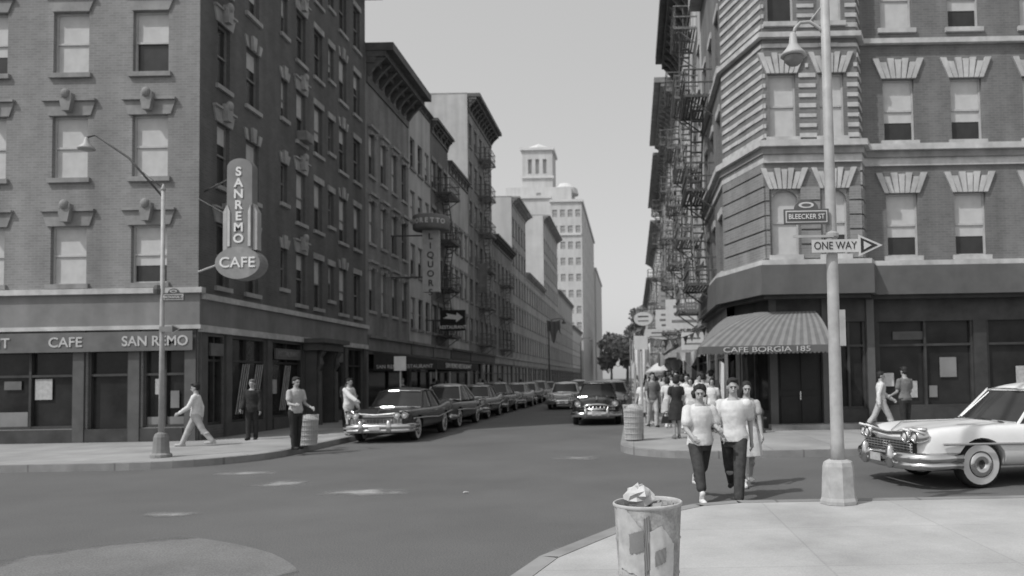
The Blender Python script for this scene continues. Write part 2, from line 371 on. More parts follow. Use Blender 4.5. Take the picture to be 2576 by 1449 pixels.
def building(side,y0,y1,h,wm,label,name='tenement_building',cols=4,rows=5,sill0=4.8,fl=3.1,wh=1.8,ww=.95,lint='flat',cd=.7,cm=None,fe=None,tm=None,fm=None,far=False,depth=14,chh=.9,awn=None,fem=None,sidewm=None,fasc=None):
    X=XL if side=='L' else XR; s=-1 if side=='L' else 1; y1-=.02
    root=empty(name,(X,(y0+y1)/2,.15),label,'building')
    W=MB(); o,ang=((X,y0),R(90)) if side=='L' else ((X,y1),R(-90)); wd=y1-y0
    specs=[]
    for c in range(cols):
        u=wd*(c+.5)/cols
        for r in range(rows):
            z=sill0+fl*r
            if z+wh+.4<h-chh: specs.append((u,ww,z,wh,lint))
    rs=rects_of(specs)
    n=max(1,int(wd/4)); sp=[(wd*i/n+.35,wd*(i+1)/n-.35,.55,3.1) for i in range(n)]; rs+=sp
    facet(root,W,o,ang,wd,.1,h,rs)
    xo=X+s*depth; k=1 if sidewm else 0
    x0,x1=min(X,xo),max(X,xo)
    W.quad((x0,y0,.1),(x1,y0,.1),(x1,y0,h),(x0,y0,h),k); W.quad((x0,y1,.1),(x1,y1,.1),(x1,y1,h),(x0,y1,h)); W.quad((xo,y0,.1),(xo,y1,.1),(xo,y1,h),(xo,y0,h))
    W.build('wall',[wm,sidewm or wm],root,smooth='keep',world=True)
    b=MB(); b.box(x0+.3,x1-.3,y0+.3,y1-.3,h-.35,h-.2); b.box(x0,x1,y0,y0+.3,h+.002,h+.12); b.box(x0,x1,y1-.3,y1,h+.002,h+.12)
    rf=b.build('roof',M['stone_d'],root,world=True)
    b=MB(); cx=(x0+x1)/2
    b.box(cx-.5+2,cx+.5+2,y1-1.2,y1-.5,h-.2,h+1.6); b.build('chimney',M['brick2'],rf); rf.children[0].location=-root.location
    tm=tm or M['stone_d']; fm=fm or M['frame']
    wins(root,o,ang,specs,fm,tm,(0,0,.5) if far else (0,0,.3,.5,.5,.7,1),M['glassfar'] if far else None)
    if cd: cornice(root,side,y0+.1,y1-.1,h+.1,cd,cm or M['cornice'],chh)
    Mx=frameM(o,ang)
    for a,bb,c,d in sp:
        b=MB(); b.M=Mx; b.quad((a,.14,c),(bb,.14,c),(bb,.14,d),(a,.14,d)); b.box(a,bb,.05,.13,c+1.75,c+1.83)
        for q in range(3): b.box(a+(bb-a)*q/2-.04+(.04 if q==0 else -.04 if q==2 else 0),a+(bb-a)*q/2+.04+(.04 if q==0 else -.04 if q==2 else 0),.05,.135,c,d)
        b.mi=[0]+[1]*(len(b.f)-1); b.build('shop_window',[M['glassfar'] if far else M['glassd'],M['midp'] if far else M['dark2']],root,world=True)
    b=MB(); b.M=Mx; b.box(.1,wd-.1,-.12,-.003,3.25,3.85); b.box(.05,wd-.05,-.25,-.003,3.853,4.0); b.build('fascia',M[fasc or ('fascia_p' if far else random.choice(['fascia','dark2','midp','fascia']))],root,world=True)  # far shop windows and fascia picked paler, haze painted by colour
    if awn:
        for (u0,u1,zz,dd,am) in awn:
            b=MB(); b.M=Mx; b.add([(u0,-.13,zz+.9),(u1,-.13,zz+.9),(u1,-dd,zz+.2),(u0,-dd,zz+.2),(u0,-dd,zz),(u1,-dd,zz),(u0,-.13,zz),(u1,-.13,zz)],[(0,1,2,3),(3,2,5,4),(0,3,4,6),(1,7,5,2)])
            b.build('awning',M[am],root,'keep',world=True)
    if fe:
        for u in fe:
            for r in range(rows):
                z=sill0+fl*r-.15
                if z+2.2<h: fire_escape(root,o,ang,u,z,2.6,fl,fem or M['iron'],z+fl+1.5<h,r%2==1)
    return root
# ---------------------------------------------------------------- left corner building
YA,YAe=21.9,35.7; HA=21.0
A=empty('corner_tenement',(XL,YA,.15),'tall dark brick corner tenement with cafe on its ground floor and stone window lintels','building')
W=MB(); WF=22.0
cy=[(23.2,.72,0,'bust'),(25.0,.85,0,'key'),(27.3,.5,1,'key'),(28.7,.8,0,'bust'),(30.3,.8,0,'flat'),(31.6,.55,1,'flat'),(32.9,.85,0,'key'),(34.6,.8,0,'flat')]
sp=[]
for k in range(5):
    for (y,w,sm,lt) in cy:
        z=4.75+3.12*k; sp.append((y-YA,w,z+(.45 if sm else 0),1.45 if sm else 1.95,lt))
shopw=[(.5,1.35,.55,3.2),(1.7,4.0,.55,3.2),(4.5,6.9,.55,3.2),(9.0,11.0,.55,3.2),(11.5,13.3,.55,3.2)]; door=(7.4,8.5,.16,3.2)
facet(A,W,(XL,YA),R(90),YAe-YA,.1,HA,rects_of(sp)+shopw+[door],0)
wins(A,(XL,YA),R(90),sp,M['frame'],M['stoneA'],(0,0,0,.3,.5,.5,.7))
spf=[]
for k in range(5):
    for x in (-14.05,-16.4,-18.8,-21.2,-23.6): spf.append((x-(XL-WF),1.05,4.75+3.12*k,1.85 if k else 1.7,'bust' if k<2 else 'flare'))
shopf=[(WF-1.6,WF-.35,.55,2.8),(WF-3.2,WF-2.0,.16,2.8),(WF-6.2,WF-3.6,.55,2.8),(WF-9.4,WF-6.6,.55,2.8)]
facet(A,W,(XL-WF,YA),0,WF,.1,HA,rects_of(spf)+shopf,1)
random.seed(3)
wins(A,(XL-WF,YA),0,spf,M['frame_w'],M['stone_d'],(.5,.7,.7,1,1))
W.quad((XL-WF,YAe-.02,.1),(XL,YAe-.02,.1),(XL,YAe-.02,HA),(XL-WF,YAe-.02,HA),0); W.quad((XL-WF,YA,.1),(XL-WF,YAe,.1),(XL-WF,YAe,HA),(XL-WF,YA,HA),0)
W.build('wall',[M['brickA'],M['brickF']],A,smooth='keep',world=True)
b=MB(); b.box(XL-WF,XL,YA,YAe-.1,HA+.003,HA+.2); b.box(XL-WF,XL+.9,YA-.9,YAe-.1,HA-.9,HA-.003); b.build('cornice',M['stone_d'],A,world=True)
b=MB(); b.box(XL-WF,XL+.10,YA-.10,YA-.003,3.5,4.42); b.box(XL+.003,XL+.10,YA-.002,YAe-.05,3.5,4.25); b.build('frieze',M['fascia'],A,world=True)
b=MB(); b.box(XL-WF,XL+.22,YA-.22,YA-.003,4.423,4.58); b.box(XL+.003,XL+.2,YA-.002,YAe-.05,4.253,4.42); b.box(XL-WF,XL+.16,YA-.16,YA-.003,3.38,3.497); b.box(XL+.003,XL+.16,YA-.002,YAe-.05,3.3,3.497); b.build('moulding',M['stone'],A,world=True)
b=MB(); b.box(-.33,.33,-.35,.05,.02,.38); b.box(-.3,.3,-.36,-.352,.06,.34); o=b.build('air_conditioner',M['stone_d'],A); o.location=(0,28.7-YA,4.75+3.12*2-.15); o.rotation_euler=(0,0,R(90))
def panes(root,o,ang,lst,bars=3,gm='glassd',fm='dark2',name='shop_window'):
    for a,bb,c,d in lst:
        b=MB(); b.M=frameM(o,ang); b.quad((a,.16,c),(bb,.16,c),(bb,.16,d),(a,.16,d))
        b.box(a,bb,.06,.155,d-.75,d-.68); b.box(a,bb,.06,.155,c,c+.08)
        for q in range(bars): x=a+.04+(bb-a-.08)*q/(bars-1); b.box(x-.035,x+.035,.05,.157,c,d)
        b.mi=[0]+[1]*(len(b.f)-1); b.build(name,[M[gm],M[fm]],root,world=True)
panes(A,(XL,YA),R(90),shopw); panes(A,(XL-WF,YA),0,shopf[:1]+shopf[2:]); panes(A,(XL-WF,YA),0,shopf[1:2],2,name='door'); panes(A,(XL,YA),R(90),[door],2,name='door')
for u in (.02,1.37,4.02,6.92,8.52,11.02,13.32): b=MB(); b.box(XL+.003,XL+.08,YA+u+.03,YA+u+.36,.15,3.297); b.build('pier',M['midp'],A,world=True)
for x in (.02,1.65,3.25,6.25): b=MB(); b.box(XL-x-.32,XL-x,YA-.08,YA-.003,.15,3.377); b.build('pier',M['midp'],A,world=True)
for u0,u1 in ((1.75,3.95),(4.55,6.88),(8.9,13.3)): b=MB(); b.box(XL+.003,XL+.06,YA+u0,YA+u1,.152,.545); b.build('stall_riser',M['midp'],A,world=True)
b=MB(); b.box(XL-WF+.1,XL-.4,YA-.06,YA-.003,.152,.53); b.build('stall_riser',M['dark2'],A,world=True)
for u in (2.2,3.1,5.2):
    for q in range(4):
        b=MB(); Y=YA+u; b.tube([(XL-.05,Y+q*.13,.8),(XL-.05,Y+q*.13+.45,2.4)],.016,5); b.build('curtain_fold',M['paper_g'],A,world=True)
for i,(u0,u1) in enumerate(((.6,1.3),(4.7,6.7),(9.2,10.9))):
    b=MB(); b.box(XL-.02,XL+.05,YA+u0,YA+u1,2.62,3.0); b.build('transom_board',M['signd'],A,world=True)
# window displays: cards, menus and half curtains of different greys
rc=random.Random(12)
for x0,x1,z0,z1,m_ in ((-13.9,-13.55,1.5,1.95,'paper_g'),(-13.45,-13.2,1.1,1.6,'fascia'),(-17.4,-16.9,1.4,2.0,'paper_g'),(-18.6,-17.6,.62,1.05,'fascia'),(-14.15,-13.05,.62,.85,'fascia'),(-18.3,-17.8,1.7,1.95,'signd'),(-21.3,-20.2,1.0,1.7,'signd')):
    b=MB(); b.box(x0,x1,YA+.11,YA+.12,z0,z1); b.build('window_card',M[m_],A,world=True)
for u0,u1,z0,z1,m_ in ((4.7,5.1,1.4,1.9,'paper_g'),(5.9,6.4,1.0,1.3,'fascia'),(9.3,9.8,1.5,2.1,'paper_g'),(10.2,10.7,1.1,1.5,'fascia'),(11.8,12.5,1.3,1.9,'fascia'),(1.8,2.1,1.5,2.0,'fascia'),(3.5,3.9,1.1,1.6,'signd')):
    b=MB(); b.box(XL-.12,XL-.11,YA+u0,YA+u1,z0,z1); b.build('window_card',M[m_],A,world=True)
y0=YA+7.15; b=MB()
b.box(XL+.085,XL+.5,y0-.1,y0+.15,.15,3.0); b.box(XL+.085,XL+.5,y0+1.5,y0+1.75,.15,3.0); b.box(XL+.085,XL+.75,y0-.3,y0+1.95,3.0,3.28)
b.box(XL+.17,XL+.95,y0-.45,y0+2.1,3.283,3.45)
for yy in (y0+.02,y0+1.62):
    b.tube([(XL+.5,yy,2.2),(XL+.62,yy,2.5),(XL+.6,yy,2.75),(XL+.72,yy,2.98)],[.05,.11,.08,.13],8); b.tube([(XL+.56,yy,.15),(XL+.56,yy,2.2)],[.11,.08],10)
b.build('door_hood',M['midp'],A,world=True)
b=MB(); b.box(XL-9,XL-.05,YA-.2,YA-.17,2.76,3.32); sb=b.build('sign_board',M['signd'],A,world=True)
for t,x in (('SAN REMO',-13.72),('CAFE',-16.3),('RESTAURANT',-19.2)): text(t,.40,M['letter'],sb,(x-A.location.x,YA-.212-A.location.y,3.03-A.location.z),0,sx=.98 if len(t)==8 else 1.05,bold=.006)
text('RESTAURANT',.28,M['stone_d'],A,(XL+.06-A.location.x,YA+5.7-A.location.y,2.81-A.location.z),R(90),sx=1.0)
# ---------------------------------------------------------------- left row
random.seed(11)
building('L',35.72,42.7,18.0,M['brick1'],'narrow tenement with a deep dark bracketed cornice next to the corner cafe building',cols=4,rows=4,sill0=5.2,fl=3.3,wh=2.1,ww=.8,lint='hood',cd=1.35,chh=1.9,cm=M['cornice'],tm=M['cornice_p'],sidewm=M['stucco2'])
building('L',42.72,47.4,18.4,M['stucco'],'pale stuccoed house with plain parapet behind the bracketed cornice',cols=3,rows=4,cd=.25,chh=.4,lint=None,name='stucco_building',sidewm=M['stucco'])
building('L',47.42,52,18.4,M['brick2'],'dark brick tenement with a front fire escape between two pale houses',cols=3,rows=4,cd=.5,fe=[2.3])
building('L',52.02,58.3,17.0,M['stucco'],'light painted house just below the tall loft building',cols=4,rows=4,cd=.3,lint='flat',name='stucco_building')
building('L',58.4,68.4,24.2,M['brick1'],'tall pale sided loft building with overhanging dark cornice in the middle of the left row',cols=5,rows=6,cd=1.0,chh=1.4,fe=[5.0],name='loft_building',sidewm=M['stucco'],fem=M['iron_p'])
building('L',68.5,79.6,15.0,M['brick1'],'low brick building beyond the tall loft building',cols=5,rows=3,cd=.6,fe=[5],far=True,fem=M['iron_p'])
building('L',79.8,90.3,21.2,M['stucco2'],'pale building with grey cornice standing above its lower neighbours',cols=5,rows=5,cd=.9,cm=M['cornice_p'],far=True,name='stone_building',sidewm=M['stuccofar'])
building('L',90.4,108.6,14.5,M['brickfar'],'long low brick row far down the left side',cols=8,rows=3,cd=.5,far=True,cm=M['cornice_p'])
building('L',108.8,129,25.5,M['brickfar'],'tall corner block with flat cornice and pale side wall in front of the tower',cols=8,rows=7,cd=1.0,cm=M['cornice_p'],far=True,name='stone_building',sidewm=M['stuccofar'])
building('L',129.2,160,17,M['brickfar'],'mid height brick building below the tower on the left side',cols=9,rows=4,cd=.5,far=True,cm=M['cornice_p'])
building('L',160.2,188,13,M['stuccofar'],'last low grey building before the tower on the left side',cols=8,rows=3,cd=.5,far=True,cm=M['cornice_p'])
T=empty('apartment_tower',(-22,190,.15),'huge pale stepped apartment tower with arched belvedere at its top','building')
W=MB(); tx1=-12.2; tw=[]
def towerblock(x0,x1,y0,y1,z0,z1,cols,rowz,scols=0,ww=1.2,wh=1.9):
    specs=[((x1-x0)*(i+.5)/cols,ww,z,wh,None) for i in range(cols) for z in rowz]
    facet(T,W,(x0,y0),0,x1-x0,z0,z1,rects_of(specs))
    for (u,w,z,h,_) in specs: tw.append((x0+u,y0,z,0))
    s2=[((y1-y0)*(i+.5)/scols,ww,z,wh,None) for i in range(scols) for z in rowz] if scols else []
    facet(T,W,(x1,y0),R(90),y1-y0,z0,z1,rects_of(s2))
    for (u,w,z,h,_) in s2: tw.append((x1,y0+u,z,R(90)))
    W.quad((x0,y0,z0),(x0,y1,z0),(x0,y1,z1),(x0,y0,z1)); W.quad((x0,y0,z1),(x1,y0,z1),(x1,y1,z1),(x0,y1,z1)); W.quad((x0,y1,z0),(x1,y1,z0),(x1,y1,z1),(x0,y1,z1))
towerblock(-20,tx1,190,250,.1,46.5,4,[14+4.1*i for i in range(8)],6)
towerblock(-35,-20.02,194,240,.1,48.5,5,[34+4.1*i for i in range(3)])
towerblock(-33,-15.5,200,236,48.6,53.0,1,[49.6])
facet(T,W,(-29,203),0,8.2,53,64.0,[(1.6,2.6,57.5,61.5),(3.6,4.6,57.5,61.5),(5.6,6.6,57.5,61.5)],0,1.0)
W.quad((-20.8,203,53),(-20.8,212,53),(-20.8,212,64),(-20.8,203,64)); W.quad((-29,203,53),(-29,212,53),(-29,212,64),(-29,203,64)); W.quad((-29,203.9,53),(-20.8,203.9,53),(-20.8,203.9,62),(-29,203.9,62)); W.quad((-29,203,64),(-20.8,203,64),(-20.8,212,64),(-29,212,64)); W.quad((-29,212,53),(-20.8,212,53),(-20.8,212,64),(-29,212,64))
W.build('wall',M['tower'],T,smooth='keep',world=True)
b=MB(); b.box(-29.5,-20.3,202.5,212.5,63.9,64.6); b.box(-20.3,-11.8,189.6,250.4,46.52,47.2); b.box(-35.3,-20.33,193.6,240.4,48.52,49.2); b.box(-29.4,-20.4,202.6,202.97,56.2,56.8); b.box(-19.9,-12.4,189.7,189.97,38,38.6); b.box(-19.9,-12.4,189.7,189.97,12,13)
b.lathe([(4.2,0),(3.4,.9),(1.6,1.7),(.2,2.4)],8,(-24.9,207.5,64.6)); b.lathe([(3.6,0),(3.2,1.6),(1.8,2.9),(.1,3.4)],16,(-17.5,205,52)); b.build('trim',M['tower_t'],T,world=True)
for i,(x,y,z,a) in enumerate(tw[:96]):
    def pn():
        b=MB(); b.quad((-.58,.15,.0),(.58,.15,.0),(.58,.15,1.88),(-.58,.15,1.88)); b.box(-.6,.6,.06,.14,.9,1.0); return b.mesh('window',[M['tglass']])
    link('window',wmesh('tw',pn),T,Vector((x,y,z))-T.location,a)
S=empty('apartment_block',(-12,270,.15),'long plain apartment block receding behind the tower','building')
b=MB(); b.box(-30,-11.8,252,300,.1,38); b.build('wall',M['tower'],S,world=True); b=MB(); b.box(-30.3,-11.5,251.7,300.3,38.002,38.8); b.build('parapet',M['tower_t'],S,world=True)
# ---------------------------------------------------------------- right corner building
C=empty('striped_corner_building',(XR,24.5,.15),'ornate striped brick corner building with white stone window fans above a cafe','building')
W=MB(); HC=17.5
BLR=(.7,1,1,.5,.7)
def C_face(o,ang,wd,specs,z0,z1,mi=0,extra=[]): facet(C,W,o,ang,wd,z0,z1,rects_of(specs)+extra,mi); wins(C,o,ang,specs,M['frame_w'],M['stone'],BLR)
ob=(XR,24.5); vv=Vector((.9,-2.5)); oba=math.atan2(-2.5,.9); obl=vv.length
fs=[(.56,.80,5.25,1.95,'fan'),(2.02,.74,5.25,1.95,'fan'),(.56,.80,8.75,1.9,'fan'),(2.02,.74,8.75,1.9,'fan'),(.56,.80,12.2,1.9,'fan'),(2.02,.74,12.2,1.9,'fan')]
C_face((4.0,22.0),0,2.8,fs,4.05,HC)
C_face(ob,oba,obl,[],4.05,HC)
rb=Vector((.25,.55)); C_face((6.8,22.0),math.atan2(.55,.25),rb.length,[],4.05,HC)
ff=[(u,.95,z,1.9,'fan') for u in (1.15,3.2,5.4,7.6) for z in (5.25,8.75,12.2)]
C_face((7.05,22.55),0,12,ff,4.05,HC,1)
sf=[(u,.9,z,1.9,'flat') for u in (1.2,3.3,5.4) for z in (5.25,8.75,12.2)]
C_face((XR,31),R(-90),6.5,sf,.1,HC,1,[(.4,2.6,.55,3.1),(3.0,5.6,.55,3.1)])
panes(C,(XR,31),R(-90),[(.4,2.6,.55,3.1),(3.0,5.6,.55,3.1)])
for r_ in range(3): fire_escape(C,(XR,31),R(-90),2.6,5.1+3.45*r_,2.6,3.45,M['iron'],r_<2,r_%2==1)
gf=[((3.35,24.5),math.atan2(-2.05,.85),2.22,[(.25,1.9,.6,3.2)]),((4.2,22.45),0,2.9,[(.12,1.42,.16,3.0),(1.75,2.75,.7,3.3)]),((7.1,22.75),0,11.9,[(.3,3.2,.7,3.3),(3.6,6.5,.7,3.3),(6.9,9.8,.7,3.3)])]
for o,a,wd,rs in gf: facet(C,W,o,a,wd,.1,4.05,rs,2)
panes(C,gf[0][0],gf[0][1],gf[0][3]); panes(C,gf[1][0],0,gf[1][3][1:]); panes(C,gf[2][0],0,gf[2][3])
W.quad((19.05,22.55,.1),(19.05,31,.1),(19.05,31,HC),(19.05,22.55,HC),1); W.quad((XR,31,.1),(19.05,31,.1),(19.05,31,HC),(XR,31,HC),1)
W.add([(XR,24.5,4.05),(4.0,22,4.05),(6.8,22,4.05),(7.05,22.55,4.05),(19.05,22.55,4.05),(19.05,31,4.05),(XR,31,4.05)],[(0,1,2,3,4,5,6)],2)
W.build('wall',[M['brickR'],M['brickR'],M['dark2']],C,smooth='keep',world=True)
b=MB(); b.M=frameM((4.2,22.45),0); b.box(.13,1.41,.1,.15,.16,3.0); b.box(.2,.7,.06,.098,.3,1.1); b.box(.82,1.32,.06,.098,.3,1.1); b.box(.2,.7,.06,.098,1.3,2.7); b.box(.82,1.32,.06,.098,1.3,2.7)
dr=b.build('door',M['black'],C,world=True); b=MB(); b.M=frameM((4.2,22.45),0); b.tube([(.78,.03,1.0),(.78,.03,1.25)],.02,6); b.build('handle',M['chrome'],dr); dr.children[0].location=-C.location
b=MB(); b.box(4.0,7.6,21.9,22.44,.15,.3); b.build('door_step',M['stone_d'],C,world=True)
for x0,x1 in ((-.12,.1),(1.45,1.72),(2.78,3.0)): b=MB(); b.M=frameM((4.2,22.45),0); b.box(x0,x1,-.06,-.003,.3,4.04); b.build('pier',M['fas_c'],C,world=True)
b=MB(); faces=[((4.0,22.0),0,2.8,rects_of(fs)),(ob,oba,obl,[]),((6.8,22.0),math.atan2(.55,.25),rb.length,[])]
z=8.72; random.seed(5)
while z<17:
    for o,a,wd,rs in faces:
        b.M=frameM(o,a); segs=[(0,wd)]
        for r in rs:
            e=.09; top=r[3]
            if r[2]-.2<z+.13 and z<top: segs=[q for s0,s1 in segs for q in ((s0,min(s1,r[0]-e)),(max(s0,r[1]+e),s1)) if q[1]-q[0]>.03]
            elif top<=z<top+.6:
                t=(z-top)/.6*.28+.12
                segs=[q for s0,s1 in segs for q in ((s0,min(s1,r[0]-t-.1)),(max(s0,r[1]+t+.1),s1)) if q[1]-q[0]>.03]
        for s0,s1 in segs:
            n=max(1,int((s1-s0)/.5))
            for i in range(n):
                x0=s0+(s1-s0)*i/n; x1=s0+(s1-s0)*(i+1)/n; b.box(x0+.003,x1-.003,-.022-random.uniform(0,.014),-.003,z+random.uniform(0,.015),z+.13+random.uniform(-.01,.01))
    z+=.30
b.M=Matrix(); b.build('stone_course',M['stone'],C,world=True)
b=MB(); z=5.15
while z<7.9:
    for o,a,wd,rs in faces:
        b.M=frameM(o,a); segs=[(0,wd)]
        for r in rs:
            if r[2]-.2<z+.36 and z<r[3]: segs=[q for s0,s1 in segs for q in ((s0,min(s1,r[0]-.06)),(max(s0,r[1]+.06),s1)) if q[1]-q[0]>.03]
            elif r[3]<=z+.36 and z<r[3]+.7: segs=[q for s0,s1 in segs for q in ((s0,min(s1,r[0]-.42)),(max(s0,r[1]+.42),s1)) if q[1]-q[0]>.03]
        for s0,s1 in segs: b.box(s0,s1,-.06,-.003,z,z+.38)
    z+=.43
b.M=Matrix(); b.build('rusticated_course',M['brickF'],C,world=True)
def belt(z0,z1,d,m,name):
    pts=[(XR,31),(XR,24.5),(4.0,22.0),(6.8,22.0),(7.05,22.55),(19.05,22.55)]; b=MB(); n=len(pts); out=[]
    for i,p in enumerate(pts):
        p=Vector(p); ns=[]
        for j in (i-1,i):
            if 0<=j<n-1: t=(Vector(pts[j+1])-Vector(pts[j])).normalized(); ns.append(Vector((t.y,-t.x)))
        nn=sum(ns,Vector((0,0))).normalized(); k=d/max(.4,nn.dot(ns[0])); out.append(p+nn*k)
    ins=[Vector(p)+(o-Vector(p)).normalized()*.003 for p,o in zip(pts,out)]
    for i in range(n-1): b.add([(*ins[i],z0),(*ins[i+1],z0),(*out[i+1],z0),(*out[i],z0),(*ins[i],z1),(*ins[i+1],z1),(*out[i+1],z1),(*out[i],z1)],[(0,1,2,3),(7,6,5,4),(0,4,5,1),(3,2,6,7),(0,3,7,4),(1,5,6,2)])
    b.build(name,m,C,world=True)
belt(8.42,8.60,.26,M['stone'],'belt_cornice'); belt(8.22,8.417,.14,M['stone_d'],'belt_cornice'); belt(7.98,8.217,.07,M['stone'],'belt_cornice')
belt(4.93,5.08,.28,M['stone'],'shop_cornice'); belt(4.07,4.927,.34,M['fas_c'],'fascia'); belt(3.95,4.067,.2,M['dark'],'soffit_band'); belt(11.7,11.85,.16,M['stone'],'belt_cornice'); belt(17.0,17.6,.5,M['cornice_p'],'cornice')
for (u,w,zz,h,_) in fs[:2]:
    b=MB(); b.M=frameM((4.0,22.0),0); n=8; zt=zz+h-.003
    for i in range(n):
        a0=math.pi*i/n;a1=math.pi*(i+1)/n; p=[(u+(w/2-.005)*math.cos(a),zz+h-.36+.34*math.sin(a)) for a in (a0,a1)]
        b.prism([(p[0][0],zt),(p[0][0],p[0][1]),(p[1][0],p[1][1]),(p[1][0],zt)],.01,.1)
    b.build('arch_head',M['stone_d'],C,world=True)
for (x0,x1,z0,z1,m) in ((7.9,8.9,2.75,3.0,'midp'),(7.5,7.9,1.35,1.75,'paper'),(8.3,8.6,1.0,1.5,'paper_g'),(9.3,9.8,1.6,2.2,'fascia'),(11.6,12.2,1.3,1.9,'paper_g'),(8.95,9.2,1.0,1.35,'fascia'),(10.9,11.3,.9,1.2,'fascia')):
    b=MB(); b.box(x0,x1,22.86,22.88,z0,z1); b.build('window_card',M[m],C,world=True)
# striped awning
AW=MB(); top=[(3.0,23.7),(3.72,22.1),(5.38,22.05)]; bot=[(1.95,22.6),(1.86,20.95),(5.55,20.75)]
def pl(pts,t):
    if t<.28: return Vector(pts[0]).lerp(Vector(pts[1]),t/.28)
    return Vector(pts[1]).lerp(Vector(pts[2]),(t-.28)/.72)
N=44; K=6
for i in range(N):
    for j in range(K):
        q=[]
        for (a,c) in ((i,j),(i+1,j),(i+1,j+1),(i,j+1)):
            tp=pl(top,a/N); bo=pl(bot,a/N); s=c/K; xy=tp.lerp(bo,s); q.append((xy.x,xy.y,3.60-s*1.03+.12*math.sin(math.pi*s)))
        AW.add(q,[(0,1,2,3)],i%2)
aw=empty('striped_awning',(4.0,22.1,2.4),'striped awning flaring over the cafe door with scalloped lettered valance','awning')
AW.build('canopy',[M['aw_d'],M['aw_l']],aw,smooth='keep',world=True)
b=MB()
for i in range(N):
    p=pl(bot,i/N);q=pl(bot,(i+1)/N); n=3
    for k in range(n):
        a=p.lerp(q,k/n); c=p.lerp(q,(k+1)/n); f=lambda t:.19+.05*math.sin(math.pi*t); b.quad((a.x,a.y,2.57),(c.x,c.y,2.57),(c.x,c.y,2.57-f((k+1)/n)),(a.x,a.y,2.57-f(k/n)))
e=Vector(bot[2]); b.add([(e.x,e.y,2.57),(e.x,22.1,2.57),(5.38,22.1,3.58),(e.x,e.y,2.37),(e.x,22.1,2.37)],[(0,1,2),(0,3,4,1)])
b.build('valance',M['fas_c'],aw,smooth='keep',world=True)
ang=math.atan2(-.2,3.69)
text('CAFE BORGIA 185',.20,M['whited'],aw,(3.72-4.0,20.83-22.1,2.46-2.4),ang,sx=1.5,bold=.0,ext=.003)
for s0,s1 in (((3.5,22.6,2.75),(2.0,21.0,2.5)),((5.4,22.4,2.75),(5.5,20.8,2.5))):
    b=MB(); b.tube([s0,s1],.02,6); b.build('support_rod',M['iron'],aw,world=True)
# ---------------------------------------------------------------- right row
random.seed(21)
building('R',31.02,46,21.4,M['stucco'],'tall tenement hung with fire escapes next to the striped corner building',cols=6,rows=5,cd=1.35,chh=2.2,fe=[5.0,12.2],fem=M['iron_p'],tm=M['stone'],awn=[(1,6,2.6,1.5,'whited'),(8,13,2.6,1.5,'c_pale')],fasc='fascia_p')
building('R',46.02,59,20.2,M['stucco'],'second fire escape tenement along the sunny right side with bracketed cornice',cols=5,rows=5,cd=1.45,chh=1.6,fe=[8.6],fem=M['iron_p'],cm=M['cornice_p'],awn=[(1,5,2.6,1.6,'whited'),(7,12,2.6,1.4,'aw_d')],fasc='fascia_p')
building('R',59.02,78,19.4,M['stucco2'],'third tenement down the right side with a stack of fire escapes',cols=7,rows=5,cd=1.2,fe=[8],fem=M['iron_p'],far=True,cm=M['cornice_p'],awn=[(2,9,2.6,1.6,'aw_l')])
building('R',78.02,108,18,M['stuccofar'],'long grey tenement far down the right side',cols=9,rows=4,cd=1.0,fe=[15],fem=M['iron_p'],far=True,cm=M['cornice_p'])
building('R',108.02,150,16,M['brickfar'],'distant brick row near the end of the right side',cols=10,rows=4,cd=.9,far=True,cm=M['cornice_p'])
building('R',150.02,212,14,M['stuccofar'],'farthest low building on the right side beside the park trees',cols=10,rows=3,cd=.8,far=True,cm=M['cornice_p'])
# ---------------------------------------------------------------- trees
def tree(x,y,h,r,seed,label,nleaf=2600,ls=.42):
    rnd=random.Random(seed); t=empty('park_tree',(x,y,0),label,'tree')
    b=MB(); b.tube([(0,0,0),(.1,0,h*.2),(-.1,.1,h*.45),(0,0,h*.7)],[h*.028,h*.022,h*.016,h*.006],8)
    cl=[]
    for i in range(16):
        a=rnd.uniform(0,6.28); rr=r*rnd.uniform(.25,.85); z=h*rnd.uniform(.35,.93); rr*=1-.5*max(0,(z/h-.6)/.4); c=Vector((rr*math.cos(a),rr*math.sin(a),z)); cl.append((c,r*rnd.uniform(.22,.4)))
        b.tube([(0,0,h*rnd.uniform(.2,.5)),(c.x*.5,c.y*.5,c.z*.82),tuple(c)],[h*.01,h*.006,h*.002],5)
    b.build('trunk',M['bark'],t)
    f=MB()
    for i in range(nleaf):
        c,cr=rnd.choice(cl); d=Vector((rnd.gauss(0,1),rnd.gauss(0,1),rnd.gauss(0,.8))).normalized()*cr*rnd.uniform(.5,1.1); p=c+d
        e=Euler((rnd.uniform(0,6),rnd.uniform(0,6),rnd.uniform(0,6))).to_matrix(); s=ls*rnd.uniform(.6,1.3)
        vs=[p+e@Vector(q)*s for q in ((-.5,-.3,0),(.4,-.5,0),(.6,.3,.1),(-.3,.5,0))]; f.add(vs,[(0,1,2,3)],0 if rnd.random()<.5 else 1)
    f.build('crown',[M['leaf_l'],M['leaf_d']],t,smooth='keep')
tree(-6.5,232,15,5.5,1,'leafy park tree at the end of the street, nearest the tower',2200,.9)
tree(-1.5,225,19,6.5,2,'leafy park tree standing in the middle of the street end',2400,.9)
tree(3.2,218,23,6,3,'park tree partly hidden behind the right hand row',2200,.9)
